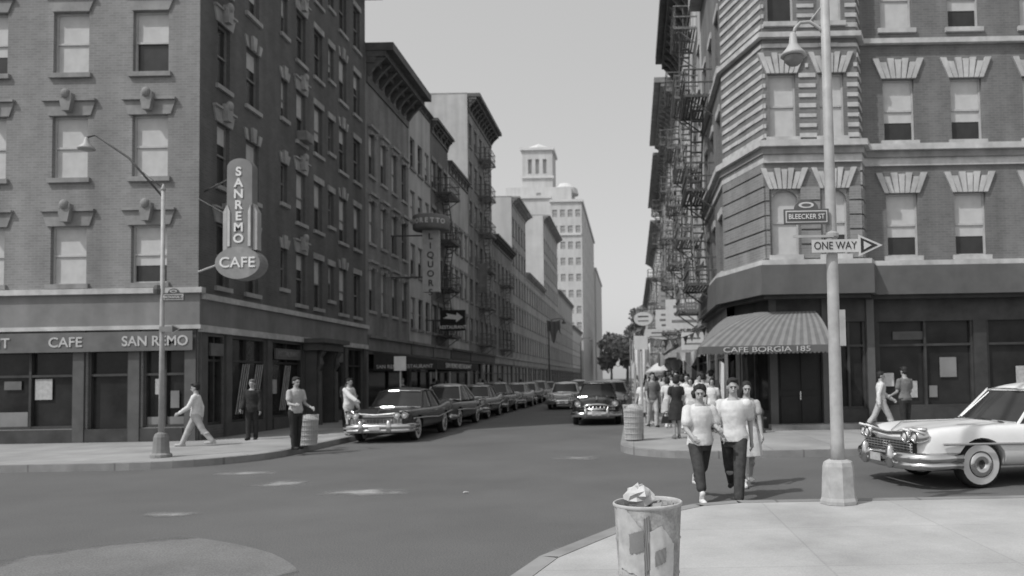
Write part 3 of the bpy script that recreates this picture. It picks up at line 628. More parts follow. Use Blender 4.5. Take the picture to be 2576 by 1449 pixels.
# ---------------------------------------------------------------- cars
def car_proto(style):
    root=link(style+'_car',None); body_m=M['car_dark']
    if style=='sedan':
        L=5.2; st=[(0,.80,.42,.72,.74),(.10,.90,.36,.90,.84),(.5,.95,.30,.95,.90),(1.2,.96,.28,.95,.95),(1.75,.96,.27,.95,.98),(2.9,.96,.27,.94,.96),(3.9,.95,.28,.96,.97),(4.6,.94,.32,1.05,.92),(5.1,.91,.38,1.08,.84),(5.2,.84,.45,.98,.78)]
        cab=dict(b=(1.62,3.95,.80,.94),t=(2.2,3.35,.64,1.46)); wy=(.95,4.1); wr=.36
    else:
        L=5.0; st=[(0,.68,.42,.68,.74),(.08,.82,.36,.86,.90),(.4,.92,.30,.96,1.02),(1.1,.95,.28,.97,1.08),(1.65,.95,.27,.96,1.09),(2.8,.95,.27,.94,1.0),(3.7,.94,.28,.94,1.02),(4.4,.90,.32,.90,.95),(4.85,.80,.38,.80,.82),(5.0,.64,.45,.66,.68)]
        cab=dict(b=(1.62,4.0,.77,1.0),t=(2.25,3.2,.55,1.54)); wy=(.85,3.9); wr=.37
    vs=[];fs=[];n=0
    for (y,w,zb,zs,zc) in st:
        hs=[(0,zb),(w*.85,zb),(w,zb+.14),(w+.01,(zb+zs)/2+.05),(w-.02,zs-.08),(w-.10,zs),(w-.30,zs-(.02 if style=='sedan' else .06)),(w*.36,zc),(0,zc)]
        ring=[(x,y,z) for x,z in hs]+[(-x,y,z) for x,z in hs[-2:0:-1]]; n=len(ring); vs+=ring
    for i in range(len(st)-1):
        for k in range(n): fs.append((i*n+k,i*n+(k+1)%n,(i+1)*n+(k+1)%n,(i+1)*n+k))
    fs.append(tuple(range(n-1,-1,-1))); fs.append(tuple((len(st)-1)*n+k for k in range(n)))
    b=MB(); b.add(vs,fs); me=b.mesh('body',body_m,True); me=baked(me,[('SUBSURF',dict(levels=2,render_levels=2))])
    cut=MB()
    for y in wy:
        for s in (-1,1): cut.tube([(s*.62,y,wr-.01),(s*1.2,y,wr-.01)],wr+.05,24)
    cm=cut.mesh('cut',M['tyre'])
    cutter=bpy.data.objects.new('cutter',cm); col.objects.link(cutter)
    me2=baked(me,[('BOOLEAN',dict(operation='DIFFERENCE',object=cutter,solver='EXACT'))]); bpy.data.objects.remove(cutter)
    if len(me2.polygons)>200: me=me2
    me.materials.clear(); me.materials.append(body_m)
    me.polygons.foreach_set('use_smooth',[True]*len(me.polygons))
    try: me.set_sharp_from_angle(angle=R(40))
    except Exception: pass
    link('body',me,root)
    (y0,y1,w0,z0),(y2,y3,w1,z1)=cab['b'],cab['t']
    b=MB(); ro=[(y2-.10,w1*.78,z1-.03),(y2+.02,w1+.02,z1+.0),(y2+.35,w1+.05,z1+.05),(y3-.3,w1+.05,z1+.05),(y3+.05,w1+.03,z1-.01),(y3+.3,w1*.92,z1-.12)]
    vs=[];fs=[]
    for y,w,z in ro:
        ring=[(-w,y,z-.06),(-w,y,z-.02),(-w*.62,y,z+.045),(0,y,z+.07),(w*.62,y,z+.045),(w,y,z-.02),(w,y,z-.06),(0,y,z-.03)]; vs+=ring
    for i in range(len(ro)-1):
        for k in range(8): fs.append((i*8+k,i*8+(k+1)%8,(i+1)*8+(k+1)%8,(i+1)*8+k))
    fs+= [tuple(range(7,-1,-1)),tuple(40+k for k in range(8))]
    b.add(vs,fs); rm=baked(b.mesh('roof',body_m,True),[('SUBSURF',dict(levels=2,render_levels=2))]); rm.polygons.foreach_set('use_smooth',[True]*len(rm.polygons)); link('roof',rm,root)
    def gl(name,a,bq,c,d,bow):
        b=MB(); a,bq,c,d=map(Vector,(a,bq,c,d)); n=8; vs=[];fs=[]
        for j in range(2):
            for i in range(n+1):
                t=i/n; p=(a.lerp(bq,t) if j==0 else d.lerp(c,t)); p=p+Vector(bow)*math.sin(math.pi*t); vs.append(p)
        for i in range(n): fs.append((i,i+1,n+2+i,n+1+i))
        b.add(vs,fs); return link(name,b.mesh(name,M['cglass'],True),root)
    zt=z1-.03
    gl('windshield',(-w0+.04,y0+.06,z0),(w0-.04,y0+.06,z0),(w1-.03,y2,zt),(-w1+.03,y2,zt),(0,-.18,0))
    gl('rear_window',(w0-.06,y1-.02,z0),(-w0+.06,y1-.02,z0),(-w1+.05,y3+.1,zt-.03),(w1-.05,y3+.1,zt-.03),(0,.14,0))
    ym0=(y0+y1)/2+.02; ym1=(y2+y3)/2+.02
    for s in (-1,1):
        for (a,bb,c,d) in ((y0+.1,ym0-.04,ym1-.04,y2+.08),(ym0+.04,y1-.1,y3-.06,ym1+.04)):
            gl('side_window',(s*w0,a,z0),(s*w0,bb,z0),(s*w1,c,zt),(s*w1,d,zt),(s*.02,0,0))
    for s in (-1,1):
        b=MB(); b.tube([(s*(w0-.02),y0+.05,z0-.03),(s*(w1-.0),y2,zt+.02)],.026,6); b.build('pillar',body_m,root)
        b=MB(); b.tube([(s*(w0-.02),y1-.05,z0-.03),(s*(w1-.02),y3,zt+.02)],.07,6); b.build('pillar',body_m,root)
        b=MB(); b.tube([(s*(w0+.005),ym0,z0-.03),(s*(w1+.005),ym1,zt+.02)],.03,6); b.build('pillar',body_m,root)
    b=MB(); q=.05; b.add([(-w0+q,y0+.15,z0-.1),(w0-q,y0+.15,z0-.1),(w0-q,y1-.15,z0-.1),(-w0+q,y1-.15,z0-.1),(-w1+q,y2+.12,zt-.02),(w1-q,y2+.12,zt-.02),(w1-q,y3-.12,zt-.02),(-w1+q,y3-.12,zt-.02)],[(0,3,2,1),(4,5,6,7),(0,1,5,4),(1,2,6,5),(2,3,7,6),(3,0,4,7)]); b.build('interior',M['black'],root)
    b=MB(); b.tube([(-w0+.03,y0+.03,z0+.012),(-w0*.5,y0-.1,z0+.03),(0,y0-.14,z0+.035),(w0*.5,y0-.1,z0+.03),(w0-.03,y0+.03,z0+.012)],.02,6); b.tube([(-w1,y2-.02,zt+.01),(-w1*.5,y2-.15,zt+.03),(0,y2-.18,zt+.035),(w1*.5,y2-.15,zt+.03),(w1,y2-.02,zt+.01)],.014,6); b.build('windshield_trim',M['chrome'],root)
    def wh():
        b=MB(); b.M=Matrix.Rotation(R(90),4,'Y'); r=wr
        b.lathe([(r*.55,-.10),(r*.9,-.105),(r,-.07),(r,.07),(r*.9,.105),(r*.55,.10)],28); return b.mesh('wheel',M['tyre'],True)
    def ww():
        b=MB(); b.M=Matrix.Rotation(R(90),4,'Y'); r=wr
        b.lathe([(r*.84,.1075),(r*.55,.112)],28,cap=False); b.lathe([(r*.84,-.1075),(r*.55,-.112)],28,cap=False); return b.mesh('whitewall',M['wwall'],'keep')
    def hc():
        b=MB(); b.M=Matrix.Rotation(R(90),4,'Y'); r=wr
        b.lathe([(r*.54,-.10),(r*.5,-.125),(r*.2,-.15),(r*.2,.15),(r*.5,.125),(r*.54,.10)],24); return b.mesh('hubcap',M['chrome'],True)
    w_,v_,h_=wh(),ww(),hc()
    for y in wy:
        for s in (-1,1): o=link('wheel',w_,root,(s*.80,y,wr)); link('whitewall',v_,o); link('hubcap',h_,o)
    W_=st[1][1]
    b=MB()
    for z,rr in ((.47,.085),(.36,.065)) if style=='sedan' else ((.42,.10),):
        b.tube([(-W_-.05,.6,z),(-W_-.05,.12,z),(-W_+.10,-.08,z),(-W_*.5,-.16,z),(0,-.19,z),(W_*.5,-.16,z),(W_-.10,-.08,z),(W_+.05,.12,z),(W_+.05,.6,z)],rr,10)
    for s in (-1,1): b.lathe([(.03,.30),(.065,.34),(.075,.46),(.06,.6),(.02,.66)],10,(s*.40,-.24,0))
    b.build('front_bumper',M['chrome'],root,True)
    b=MB(); b.tube([(-W_-.02,L-.5,.48),(-W_,L-.05,.48),(-W_*.5,L+.1,.48),(W_*.5,L+.1,.48),(W_,L-.05,.48),(W_+.02,L-.5,.48)],.09,8); b.build('rear_bumper',M['chrome'],root,True)
    if style=='sedan':
        b=MB(); b.box(-.72,.72,-.06,.02,.54,.70,0)
        for z in (.56,.60,.64,.68): b.box(-.74,.74,-.075,-.061,z-.009,z+.009,1)
        for i in range(15): x=-.7+i*.1; b.box(x-.008,x+.008,-.073,-.062,.55,.70,1)
        b.build('grille',[M['black'],M['chrome']],root)
        b=MB(); b.tube([(-.93,.06,.90),(-.7,-.03,.895),(-.45,-.05,.83),(0,-.06,.80),(.45,-.05,.83),(.7,-.03,.895),(.93,.06,.90)],.03,8); b.build('chrome_trim',M['chrome'],root,True)
        hl=[(-.80,.79,.09),(-.59,.78,.09),(.59,.78,.09),(.80,.79,.09)]
    else:
        b=MB(); b.tube([(-.66,.0,.66),(-.3,-.05,.76),(0,-.07,.78),(.3,-.05,.76),(.66,.0,.66)],.035,8); b.tube([(-.68,.0,.6),(0,-.09,.6),(.68,.0,.6)],.05,8); b.tube([(-.62,.0,.52),(0,-.07,.52),(.62,.0,.52)],.03,8)
        for i in range(7): x=-.42+i*.14; b.box(x-.022,x+.022,-.09,-.03,.53,.71)
        b.box(-.6,.6,-.03,.03,.5,.73); b.mi[-6:]=[1]*6
        b.build('grille',[M['chrome'],M['black']],root,True)
        hl=[(-.69,.81,.11),(.69,.81,.11)]
    for x,z,r in hl:
        HMx=Matrix.Translation((x,.02 if abs(x)>.6 else -.02,z))@Matrix.Rotation(R(90),4,'X')
        b=MB(); b.M=HMx; b.lathe([(r*.82,-.05),(r*.82,.06),(r*.6,.085),(r*.2,.1)],18); o=b.build('headlight',M['lens'],root,True)
        b=MB(); b.M=HMx; b.lathe([(r*.84,-.12),(r*1.15,-.1),(r*1.15,.06),(r*.9,.10),(r*.84,.05)],18,cap=False); b.build('bezel',M['chrome'],o,True)
        b=MB(); b.tube([(x-r*1.2,.06,z+r*.5),(x-r*.6,-.08,z+r*1.12),(x,-.12,z+r*1.3),(x+r*.6,-.08,z+r*1.12),(x+r*1.2,.06,z+r*.5)],r*.22,6); b.build('hood_brow',body_m,o,True)
    b=MB(); b.box(-.16,.16,-.28,-.27,.38,.50); b.build('number_plate',M['paper_g'],root)
    for s in (-1,1):
        b=MB(); x=s*.975; b.tube([(x,.3,.68),(x+s*.008,1.6,.66),(x+s*.008,3.0,.60),(x-s*.0,4.9,.74)],.020,6); b.build('side_trim',M['chrome'],root)
        for y in (2.55,3.5):
            b=MB(); b.tube([(x,y,.84),(x+s*.03,y+.03,.84),(x+s*.03,y+.15,.84),(x,y+.18,.84)],.014,5); b.build('door_handle',M['chrome'],root)
        b=MB(); b.lathe([(.05,0),(.07,.03),(.05,.06)],10,(s*.7,L+.02,.62)); b.build('tail_light',M['midp'],root)
    b=MB(); b.tube([(-.08,y0-.12,z0+.02),(-.62,y0+.0,z0+.05)],.008,4); b.build('wiper',M['black'],root)
    b=MB(); b.tube([(.62,y0-.07,z0+.02),(.1,y0-.1,z0+.06)],.008,4); b.build('wiper',M['black'],root)
    zh=.90 if style=='sedan' else 1.0
    b=MB(); b.tube([(0,.02,zh-.06),(0,.2,zh+.05),(0,.5,zh+.06),(0,1.4,zh+.07)],[.014,.03,.012,.008],6); b.build('hood_ornament',M['chrome'],root)
    return root
protos={k:car_proto(k) for k in ('sedan','rounded')}
def car(style,x,y,rz,bodym,label,cat='car',group=None,roofm=None,name='car'):
    o=copy_tree(protos[style],None,{M['car_dark']:M[bodym]}); o.name=name; o.location=(x,y,0); o.rotation_euler=(0,0,rz); tag(o,label,cat,group)
    if roofm:
        for c in o.children:
            if c.name.startswith('roof') or c.name.startswith('pillar'): c.material_slots[0].link='OBJECT'; c.material_slots[0].material=M[roofm]
    return o
G1='cars parked along the left kerb'
rowc=[('sedan','car_dark',None,'dark sedan with four headlights and chrome grille, first in the left kerb row'),
('rounded','car_grey','car_pale','second car in the left kerb row, grey with a pale roof'),
('sedan','car_mid',None,'third car from the corner in the left kerb row, mid grey sedan'),
('rounded','car_mid',None,'fourth car from the corner in the left kerb row, rounded grey body'),
('sedan','car_pale',None,'fifth car from the corner in the left kerb row, pale sedan'),
('sedan','car_dark','car_pale','sixth car in the left kerb row, dark with pale roof'),
('rounded','car_pale',None,'seventh car in the left kerb row, pale rounded body'),
('sedan','car_mid',None,'eighth car in the left kerb row, small in the distance')]
for i,(s,bm_,rm_,lb) in enumerate(rowc): car(s,-7.3-random.uniform(0,.12)-(.1 if i else 0),21.7+5.85*i,R(random.uniform(-1,1)),bm_,lb,'car',G1,rm_,'parked_car')
car('rounded',-1.35,28.0,R(2),'car_black','black rounded saloon driving towards the crossing in the right lane','car',name='saloon_car')
car('rounded',-1.0,35.5,R(0),'car_pale','pale car half hidden right behind the black saloon','car',name='saloon_car')
car('sedan',-4.0,43.0,R(1),'car_white','white car driving down the middle of the street','car',name='sedan_car')
car('rounded',-4.6,62,R(1),'car_white','distant pale car in the roadway behind the white car','car',name='saloon_car')
car('sedan',-3.2,74,R(0),'car_mid','far grey car near the vanishing end of the roadway','car',name='sedan_car')
car('sedan',-1.2,52,0,'car_grey','grey car waiting at the right kerb beside the crowd','car',name='sedan_car')
car('rounded',-1.1,62,0,'car_dark','dark car at the right kerb farther off than the grey one','car',name='saloon_car')
car('sedan',4.1,12.1,R(-80),'car_white','white car with chrome bumper entering at the right edge behind the lamp post','car',name='sedan_car')
for p in protos.values():
    def rm(o):
        for c in list(o.children): rm(c)
        bpy.data.objects.remove(o)
    rm(p)
# ---------------------------------------------------------------- people
def torso(b,off=0,z0=.84,z1=1.52,fem=False,wav=0):
    rings=[(.80,.13,.10),(.88,.165,.115),(.96,.17 if not fem else .178,.12),(1.05,.145 if not fem else .135,.10),(1.13,.14 if not fem else .122,.098),(1.24,.16 if not fem else .145,.115),(1.33,.172 if not fem else .155,.118),(1.40,.165 if not fem else .145,.10),(1.45,.115 if not fem else .10,.08),(1.49,.062,.06),(1.56,.055,.055)]
    rr=[r for r in rings if z0<=r[0]<=z1]; n=24; vs=[];fs=[]
    for j,(z,a,c) in enumerate(rr):
        for k in range(n): q=2*math.pi*k/n; f=1+wav*math.sin(3*q+j*1.7)*(1.2-min(1,(z-.8)/.5)); vs.append(((a+off)*math.cos(q)*f,(c+off)*math.sin(q)*f,z))
    for i in range(len(rr)-1):
        for k in range(n): fs.append((i*n+k,i*n+(k+1)%n,(i+1)*n+(k+1)%n,(i+1)*n+k))
    fs.append(tuple(range(n-1,-1,-1))); fs.append(tuple((len(rr)-1)*n+k for k in range(n))); b.add(vs,fs)
def make_person(legs=((0,0),(0,0)),arms=((0,8,10),(0,8,10)),fem=False,top=('tee','c_white'),bottom=('trousers','c_dark'),hair=('short','hair_d'),shoe='c_dark',skin='skin',vox=.012,h=1.74,turn=0,sock=None,arm_in=(0,0),loose=0):
    J={}
    for i,s in enumerate((-1,1)):
        a,k=map(R,legs[i]); hip=Vector((s*.09,0,.93)); kn=hip+Vector((-s*.012,-math.sin(a),-math.cos(a)))*.44; an=kn+Vector((-s*.02,-math.sin(a-k),-math.cos(a-k)))*.41; J['leg',s]=(hip,kn,an,a-k)
        sw,ou,el=arms[i]; sw,ou,el=R(sw),R(ou),R(el); sh=Vector((s*(.180 if not fem else .16),0,1.395)); d=Vector((s*math.sin(ou),-math.sin(sw)*math.cos(ou),-math.cos(sw)*math.cos(ou)))
        e=sh+d*.29; d2=Vector((s*math.sin(ou)*.4-s*arm_in[i],-math.sin(sw+el),-math.cos(sw+el))).normalized(); w=e+d2*.25; J['arm',s]=(sh,e,w,d2)
    low=min(J['leg',s][2].z for s in (-1,1)); dz=.075-low
    parts=[]
    def fin(b,name,m,vx,sm=3):
        me=b.mesh(name,M[m]); me=baked(me,[('REMESH',dict(mode='VOXEL',voxel_size=vx)),('SMOOTH',dict(factor=.5,iterations=sm))])
        me.materials.clear(); me.materials.append(M[m]); me.polygons.foreach_set('use_smooth',[True]*len(me.polygons)); me.transform(Matrix.Translation((0,0,dz))); me.transform(Matrix.Diagonal((h/1.74,)*3+(1,))); parts.append((name,me))
    b=MB(); torso(b,0,0,2,fem)
    HM=Matrix.Translation((0,-.02,1.63))@Matrix.Rotation(R(turn),4,'Z')@Matrix.Rotation(R(6),4,'X')
    b.cap((0,.0,1.47),(0,-.01,1.58),.055,.052)
    b.M=HM; b.ell((0,.012,.03),(.076,.094,.095)); b.ell((0,-.018,-.035),(.058,.07,.075)); b.ell((0,-.03,-.085),(.035,.04,.03))
    b.cap((0,-.088,.015),(0,-.108,-.022),.010,.014,8); b.ell((0,-.08,.035),(.05,.02,.012),10,6); b.ell((0,-.082,-.055),(.024,.013,.012),8,5)
    for s in (-1,1): b.ell((s*.077,.012,-.002),(.012,.022,.033),8,6)
    b.M=Matrix()
    for s in (-1,1):
        hip,kn,an,aa=J['leg',s]; b.cap(hip,kn,.088,.058,12); b.cap(kn,an,.056,.037,12); b.cap(kn+Vector((0,.012,-.1)),kn+Vector((0,.01,-.2)).lerp(an,.2),.052,.045,10)
        heel=an+Vector((0,.045,-.04)); toe=an+Vector((s*.02,-.16,-.045)); b.cap(heel,toe,.034,.028,8)
        sh,e,w,d=J['arm',s]; b.cap(sh,e,.05,.038,10); b.cap(e,w,.038,.026,10); b.ell(sh,(.055,.052,.05))
        side=d.cross(Vector((s,0,0))); side=side.normalized() if side.length>.1 else Vector((0,1,0))
        b.cap(w+d*.015,w+d*.085,.024,.03,10); b.cap(w+d*.05+side*.02,w+d*.085+side*.026,.017,.016,8); b.cap(w+d*.05-side*.02,w+d*.085-side*.026,.017,.016,8)
        inn=Vector((-s,0,0))
        for q,(o_,ln) in enumerate(((-.03,.062),(-.01,.075),(.011,.072),(.031,.055))):
            p0=w+d*.085+side*o_; p1=p0+d*ln*.55+inn*.006+side*o_*.15; p2=p1+d*ln*.42+inn*.026
            b.cap(p0,p1,.0105,.0098,8); b.cap(p1,p2,.0095,.0085,8)
        th0=w+d*.03-side*.028 if side.y>0 else w+d*.03+side*.028; tdir=(-side if side.y>0 else side)
        b.cap(th0,th0+d*.035+tdir*.022,.013,.011,8); b.cap(th0+d*.035+tdir*.022,th0+d*.065+tdir*.026+inn*.01,.011,.009,8)
    fin(b,'body',skin,vox,2)
    kind,m=top; sleeve={'tee':.6,'shirt':1.0,'jacket':1.0,'dress':.45,'blouse':.5,'coat':1.0}[kind]; of=(.016 if kind in('tee','blouse','dress','shirt') else .03)+loose
    b=MB(); torso(b,of,.87 if kind in ('tee','shirt','blouse','dress') else .79,1.46,fem,.05+loose)
    for s in (-1,1):
        sh,e,w,d=J['arm',s]; b.ell(sh,(.056+of*.3,)*3)
        if sleeve<1: b.cap(sh,sh.lerp(e,sleeve),.052+of,.056+of,12)
        else: b.cap(sh,e,.052+of,.046+of,12); b.cap(e,w,.046+of,.032+of,12)
        b.cap((s*.07,0,1.44),sh+Vector((-s*.02,0,0)),.05,.052,10)
    if fem:
        for s in (-1,1): b.ell((s*.065,-.085,1.27),(.055,.045,.055))
    b.cap((0,.01,1.44),(0,0,1.475),.068,.062)
    fin(b,'shirt' if kind in('tee','shirt','blouse') else kind,m,max(vox,.011),4)
    bk,bm2=bottom
    b=MB()
    if bk in ('trousers','capri','jeans'):
        torso(b,.010,.80,1.06,fem)
        for s in (-1,1):
            hip,kn,an,aa=J['leg',s]; b.cap(hip,kn,.102,.080+loose*.5,12)
            end=kn.lerp(an,.62) if bk=='capri' else an+Vector((0,0,-.005)); b.cap(kn,end,.078+loose*.5,.066+loose*.3,12); mid_=kn.lerp(an,.35); b.ell(mid_+Vector((s*.01,.015,0)),(.080,.082,.05))
            if bk=='capri': b.cap(kn.lerp(an,.55),kn.lerp(an,.62),.075,.075,12)
        fin(b,'trousers',bm2,max(vox,.011),3)
    elif bk=='skirt':
        rings=[(1.07,.135,.105),(.97,.185,.14),(.85,.21,.17),(.7,.235,.20),(.52,.25,.22)]
        n=24; vs=[];fs=[]
        for i,(z,a,c) in enumerate(rings):
            for k in range(n): q=2*math.pi*k/n; f=1+.05*i*math.sin(q*6)*.35; vs.append((a*math.cos(q)*f,c*math.sin(q)*f,z))
        for i in range(len(rings)-1):
            for k in range(n): fs.append((i*n+k,i*n+(k+1)%n,(i+1)*n+(k+1)%n,(i+1)*n+k))
        fs.append(tuple(range(n-1,-1,-1))); fs.append(tuple((len(rings)-1)*n+k for k in range(n))); b.add(vs,fs); fin(b,'skirt',bm2,max(vox,.012),2)
    for s in (-1,1):
        b=MB(); hip,kn,an,aa=J['leg',s]; b.cap(an+Vector((0,.05,-.038)),an+Vector((s*.02,-.165,-.042)),.042,.036,10); b.cap(an+Vector((0,.03,-.0)),an+Vector((0,.0,.03 if not sock else .07)),.042,.042,10)
        fin(b,'shoe',shoe if not sock else sock,max(vox*.8,.009),2)
    hk,hm=hair; b=MB(); b.M=HM
    b.ell((0,.028,.056),(.088,.098,.09))
    if hk=='short': b.ell((0,.05,.0),(.080,.07,.07)); b.ell((.02,-.05,.11),(.055,.045,.025))
    if hk=='bob': b.ell((0,.045,-.01),(.098,.08,.11)); [b.ell((s*.075,.01,-.02),(.025,.05,.075)) for s in(-1,1)]
    if hk=='curly':
        rr=random.Random(4)
        for i in range(40):
            a=rr.uniform(0,6.28); z=rr.uniform(-.06,.13); q=math.sqrt(max(0,1-((z-.03)/.12)**2)); yy=.03+.09*math.sin(a)*q
            if z<.075 and yy<0: continue
            b.ell((.09*math.cos(a)*q,yy,z),(.035,)*3,8,6)
    fin(b,'hair',hm,max(vox*.8,.009),1)
    sc=h/1.74; PM=Matrix.Diagonal((sc,sc,sc,1))@Matrix.Translation((0,0,dz))@HM
    for s in (-1,1): b=MB(); b.M=PM; b.ell((s*.030,-.083,.010),(.013,.010,.008),8,5); parts.append(('eye',b.mesh('eye',M['hair_d'],True)))
    b=MB(); b.M=PM; b.ell((0,-.094,-.055),(.02,.006,.005),8,5); parts.append(('mouth',b.mesh('mouth',M['c_mid'],True)))
    return parts
def place(parts,x,y,z,rz,label,group=None,swap=None):
    o=empty('person',(x,y,z),label,'person',group,rz)
    for n,me in parts:
        c=link(n,me,o)
        if swap and n in swap: c.material_slots[0].link='OBJECT'; c.material_slots[0].material=M[swap[n]]
    return o
p=make_person(legs=((28,10),(-26,30)),arms=((16,9,50),(-2,18,66)),top=('tee','c_white'),bottom=('capri','c_jean'),hair=('curly','hair_d'),sock='c_white',vox=.0075,h=1.68,turn=-10,arm_in=(.2,.1),loose=.016)
q=g(1764,1258); place(p,q.x,q.y,0,R(12),'person with curly dark hair in loose white top, dark cropped trousers and white socks')
p=make_person(legs=((-24,24),(30,12)),arms=((12,20,66),(-26,8,30)),top=('tee','c_white'),bottom=('trousers','c_jean'),hair=('short','hair_d'),vox=.0075,h=1.78,turn=10,arm_in=(.5,0),loose=.014)
q=g(1850,1254); place(p,q.x,q.y,0,R(-12),'taller person in white tee shirt and long dark jeans walking beside the curly haired one')
p=make_person(legs=((16,6),(-14,14)),arms=((-8,8,8),(10,8,14)),fem=True,top=('blouse','c_pale'),bottom=('skirt','c_white'),hair=('bob','hair_d'),shoe='c_white',vox=.009,h=1.66)
q=g(1880,1222); place(p,q.x+.02,q.y,0,0,'person in pale dress and white shoes half hidden behind the walking pair')
wd=make_person(legs=((4,0),(-4,0)),arms=((0,10,10),(0,10,15)),fem=True,top=('dress','c_dark'),bottom=('skirt','c_dark'),hair=('bob','hair_d'),shoe='c_mid',vox=.011,h=1.62)
q=g(1703,1103,.15); place(wd,q.x,q.y,.15,R(190),'woman in black dress standing on the right pavement with a handbag')
hb=MB(); hb.add([(-.14,-.05,0),(.14,-.05,0),(.14,.05,0),(-.14,.05,0),(-.11,-.035,.18),(.11,-.035,.18),(.11,.035,.18),(-.11,.035,.18)],[(0,3,2,1),(4,5,6,7),(0,1,5,4),(1,2,6,5),(2,3,7,6),(3,0,4,7)])
hb.tube([(-.08,0,.18),(-.06,0,.28),(0,0,.31),(.06,0,.28),(.08,0,.18)],.01,6); hb=hb.build('handbag',M['black']); hb.location=(q.x-.26,q.y-.02,.55); tag(hb,'black handbag held at her side by the woman in black','handbag')
mw=make_person(legs=((26,4),(-24,14)),arms=((-18,8,20),(24,8,30)),top=('shirt','c_white'),bottom=('trousers','c_pale'),hair=('short','hair_d'),shoe='c_pale',vox=.011,h=1.70)
q=g(492,1122,.15); place(mw,q.x,q.y,.15,R(-75),'person all in white striding past the corner shop front at far left')
mj=make_person(legs=((5,0),(-5,0)),arms=((5,9,35),(0,9,15)),top=('jacket','c_dark'),bottom=('trousers','c_dark'),hair=('short','hair_l'),vox=.012,h=1.72)
q=g(634,1106,.15); place(mj,q.x,q.y,.15,R(10),'man in dark suit standing against the dark cafe window')
ms=make_person(legs=((3,0),(-3,0)),arms=((10,9,75),(6,9,60)),top=('tee','c_pale'),bottom=('trousers','c_dark'),hair=('short','hair_d'),vox=.011,h=1.74)
q=g(744,1130,.15); place(ms,q.x,q.y,.15,R(60),'man in pale shirt and black trousers waiting beside the left litter basket')
mc=make_person(legs=((6,0),(-6,0)),arms=((48,10,12),(6,12,18)),top=('coat','c_white'),bottom=('trousers','c_pale'),hair=('short','hair_d'),vox=.012,h=1.72)
place(mc,-8.6,22.9,.15,R(75),'person in white jacket reaching an arm to the first parked car')
place(mj,-9.6,31.5,.15,R(30),'dark dressed person on the left pavement behind the parked cars')
place(ms,-10.4,27.5,.15,R(180),'person seen from behind near the cafe side entrance',swap={'shirt':'c_mid'})
place(mw,6.75,20.6,.15,R(80),'person in white walking by the cafe windows at the right edge')
place(ms,7.15,19.9,.15,R(200),'darker dressed person beside the one in white at the right edge',swap={'shirt':'c_mid'})
random.seed(9)
wl=make_person(legs=((15,8),(-12,6)),arms=((10,8,20),(-10,8,15)),fem=True,top=('blouse','c_white'),bottom=('skirt','c_pale'),hair=('bob','hair_d'),shoe='c_white',vox=.014,h=1.63)
ml=make_person(legs=((-15,4),(16,14)),arms=((12,8,20),(-12,8,15)),top=('tee','c_white'),bottom=('trousers','c_dark'),hair=('short','hair_d'),vox=.014,h=1.74)
kinds=[(wl,None,'small distant woman in white blouse and pale skirt in the crowd on the right pavement','women in white in the right pavement crowd'),
(ml,None,'small distant man in white shirt and dark trousers in the crowd on the right pavement','men in white shirts in the right pavement crowd'),
(ml,{'shirt':'c_mid','trousers':'c_pale'},'small distant man in grey shirt and pale trousers in the crowd on the right pavement','men in grey shirts in the right pavement crowd'),
(wl,{'shirt':'c_dark','skirt':'c_dark'},'small distant woman dressed in black in the crowd on the right pavement','women in black in the right pavement crowd')]
spots=[]
for i in range(60):
    for t in range(30):
        y=21.6+ (i/60)**1.5*48+random.uniform(-.6,.6); x=random.uniform(.2,2.75)
        if y<24: x=random.uniform(1.5,2.6)
        if all((x-a)**2+(y-b)**2>.33 for a,b in spots): spots.append((x,y)); break
for i,(x,y) in enumerate(spots):
    pa,sw,lb,gr=kinds[random.choices(range(4),[5,5,1.6,.7])[0]]; o=place(pa,x,y,.15,random.choice([0,0,180])*math.pi/180+random.uniform(-.5,.5),lb,gr,sw); o.scale=(random.uniform(.93,1.03),)*3
for i in range(9):
    pa,sw,lb,gr=kinds[random.randrange(1,4)]; place(pa,random.uniform(-11.8,-9),36+i*4+random.uniform(-1,1),.15,random.uniform(-.5,.5)+random.choice([0,3.14]),'small dim pedestrian on the shaded left pavement behind the parked cars','pedestrians on the shaded left pavement',sw)
# ---------------------------------------------------------------- street furniture
def wire_basket(x,y,z,label,r=.27,h=.85):
    t=empty('litter_basket',(x,y,z),label,'litter basket')
    b=MB()
    for i in range(26): a=2*math.pi*i/26; b.tube([(r*.84*math.cos(a),r*.84*math.sin(a),.02),(r*math.cos(a),r*math.sin(a),h)],.006,4)
    for k in range(7): zz=.05+(h-.07)*k/6; rr=r*(.84+.16*zz/h)+.006; b.lathe([(rr-.006,zz-.008),(rr+.006,zz-.008),(rr+.006,zz+.008),(rr-.006,zz+.008)],26,cap=False)
    b.build('basket',M['whited'],t)
    b=MB(); b.lathe([(r*.80,.03),(r*.93,h*.85),(r*.7,h*.93),(r*.2,h*1.0)],20); b.build('liner',M['paper_g'],t)
q=g(776,1122,.15); wire_basket(q.x,q.y,.15,'pale litter basket on the left pavement behind the waiting man',.24,.8)
q=g(1594,1108,.15); wire_basket(q.x,q.y,.15,'pale litter basket at the kerb beside the sign post on the right pavement',.25,.92)
cp=at(1629,1262,5.35); cx,cy_=cp.x,cp.y
t=empty('trash_can',(cx,cy_,.15),'large metal trash can with torn posters in the right foreground','trash can')
hC=cp.z-.15; rad=lambda z:.202+.034*z/hC
b=MB(); pr=[(.195,0),(.202,.02)]
for f in (.33,.66): pr+=[(rad(hC*f)-.001,hC*f-.012),(rad(hC*f)+.005,hC*f),(rad(hC*f)-.001,hC*f+.012)]
pr+=[(.236,hC-.03),(.234,hC-.01),(.226,hC-.02),(.19,.03)]; b.lathe(pr,64); b.build('can_body',M['can'],t,True)
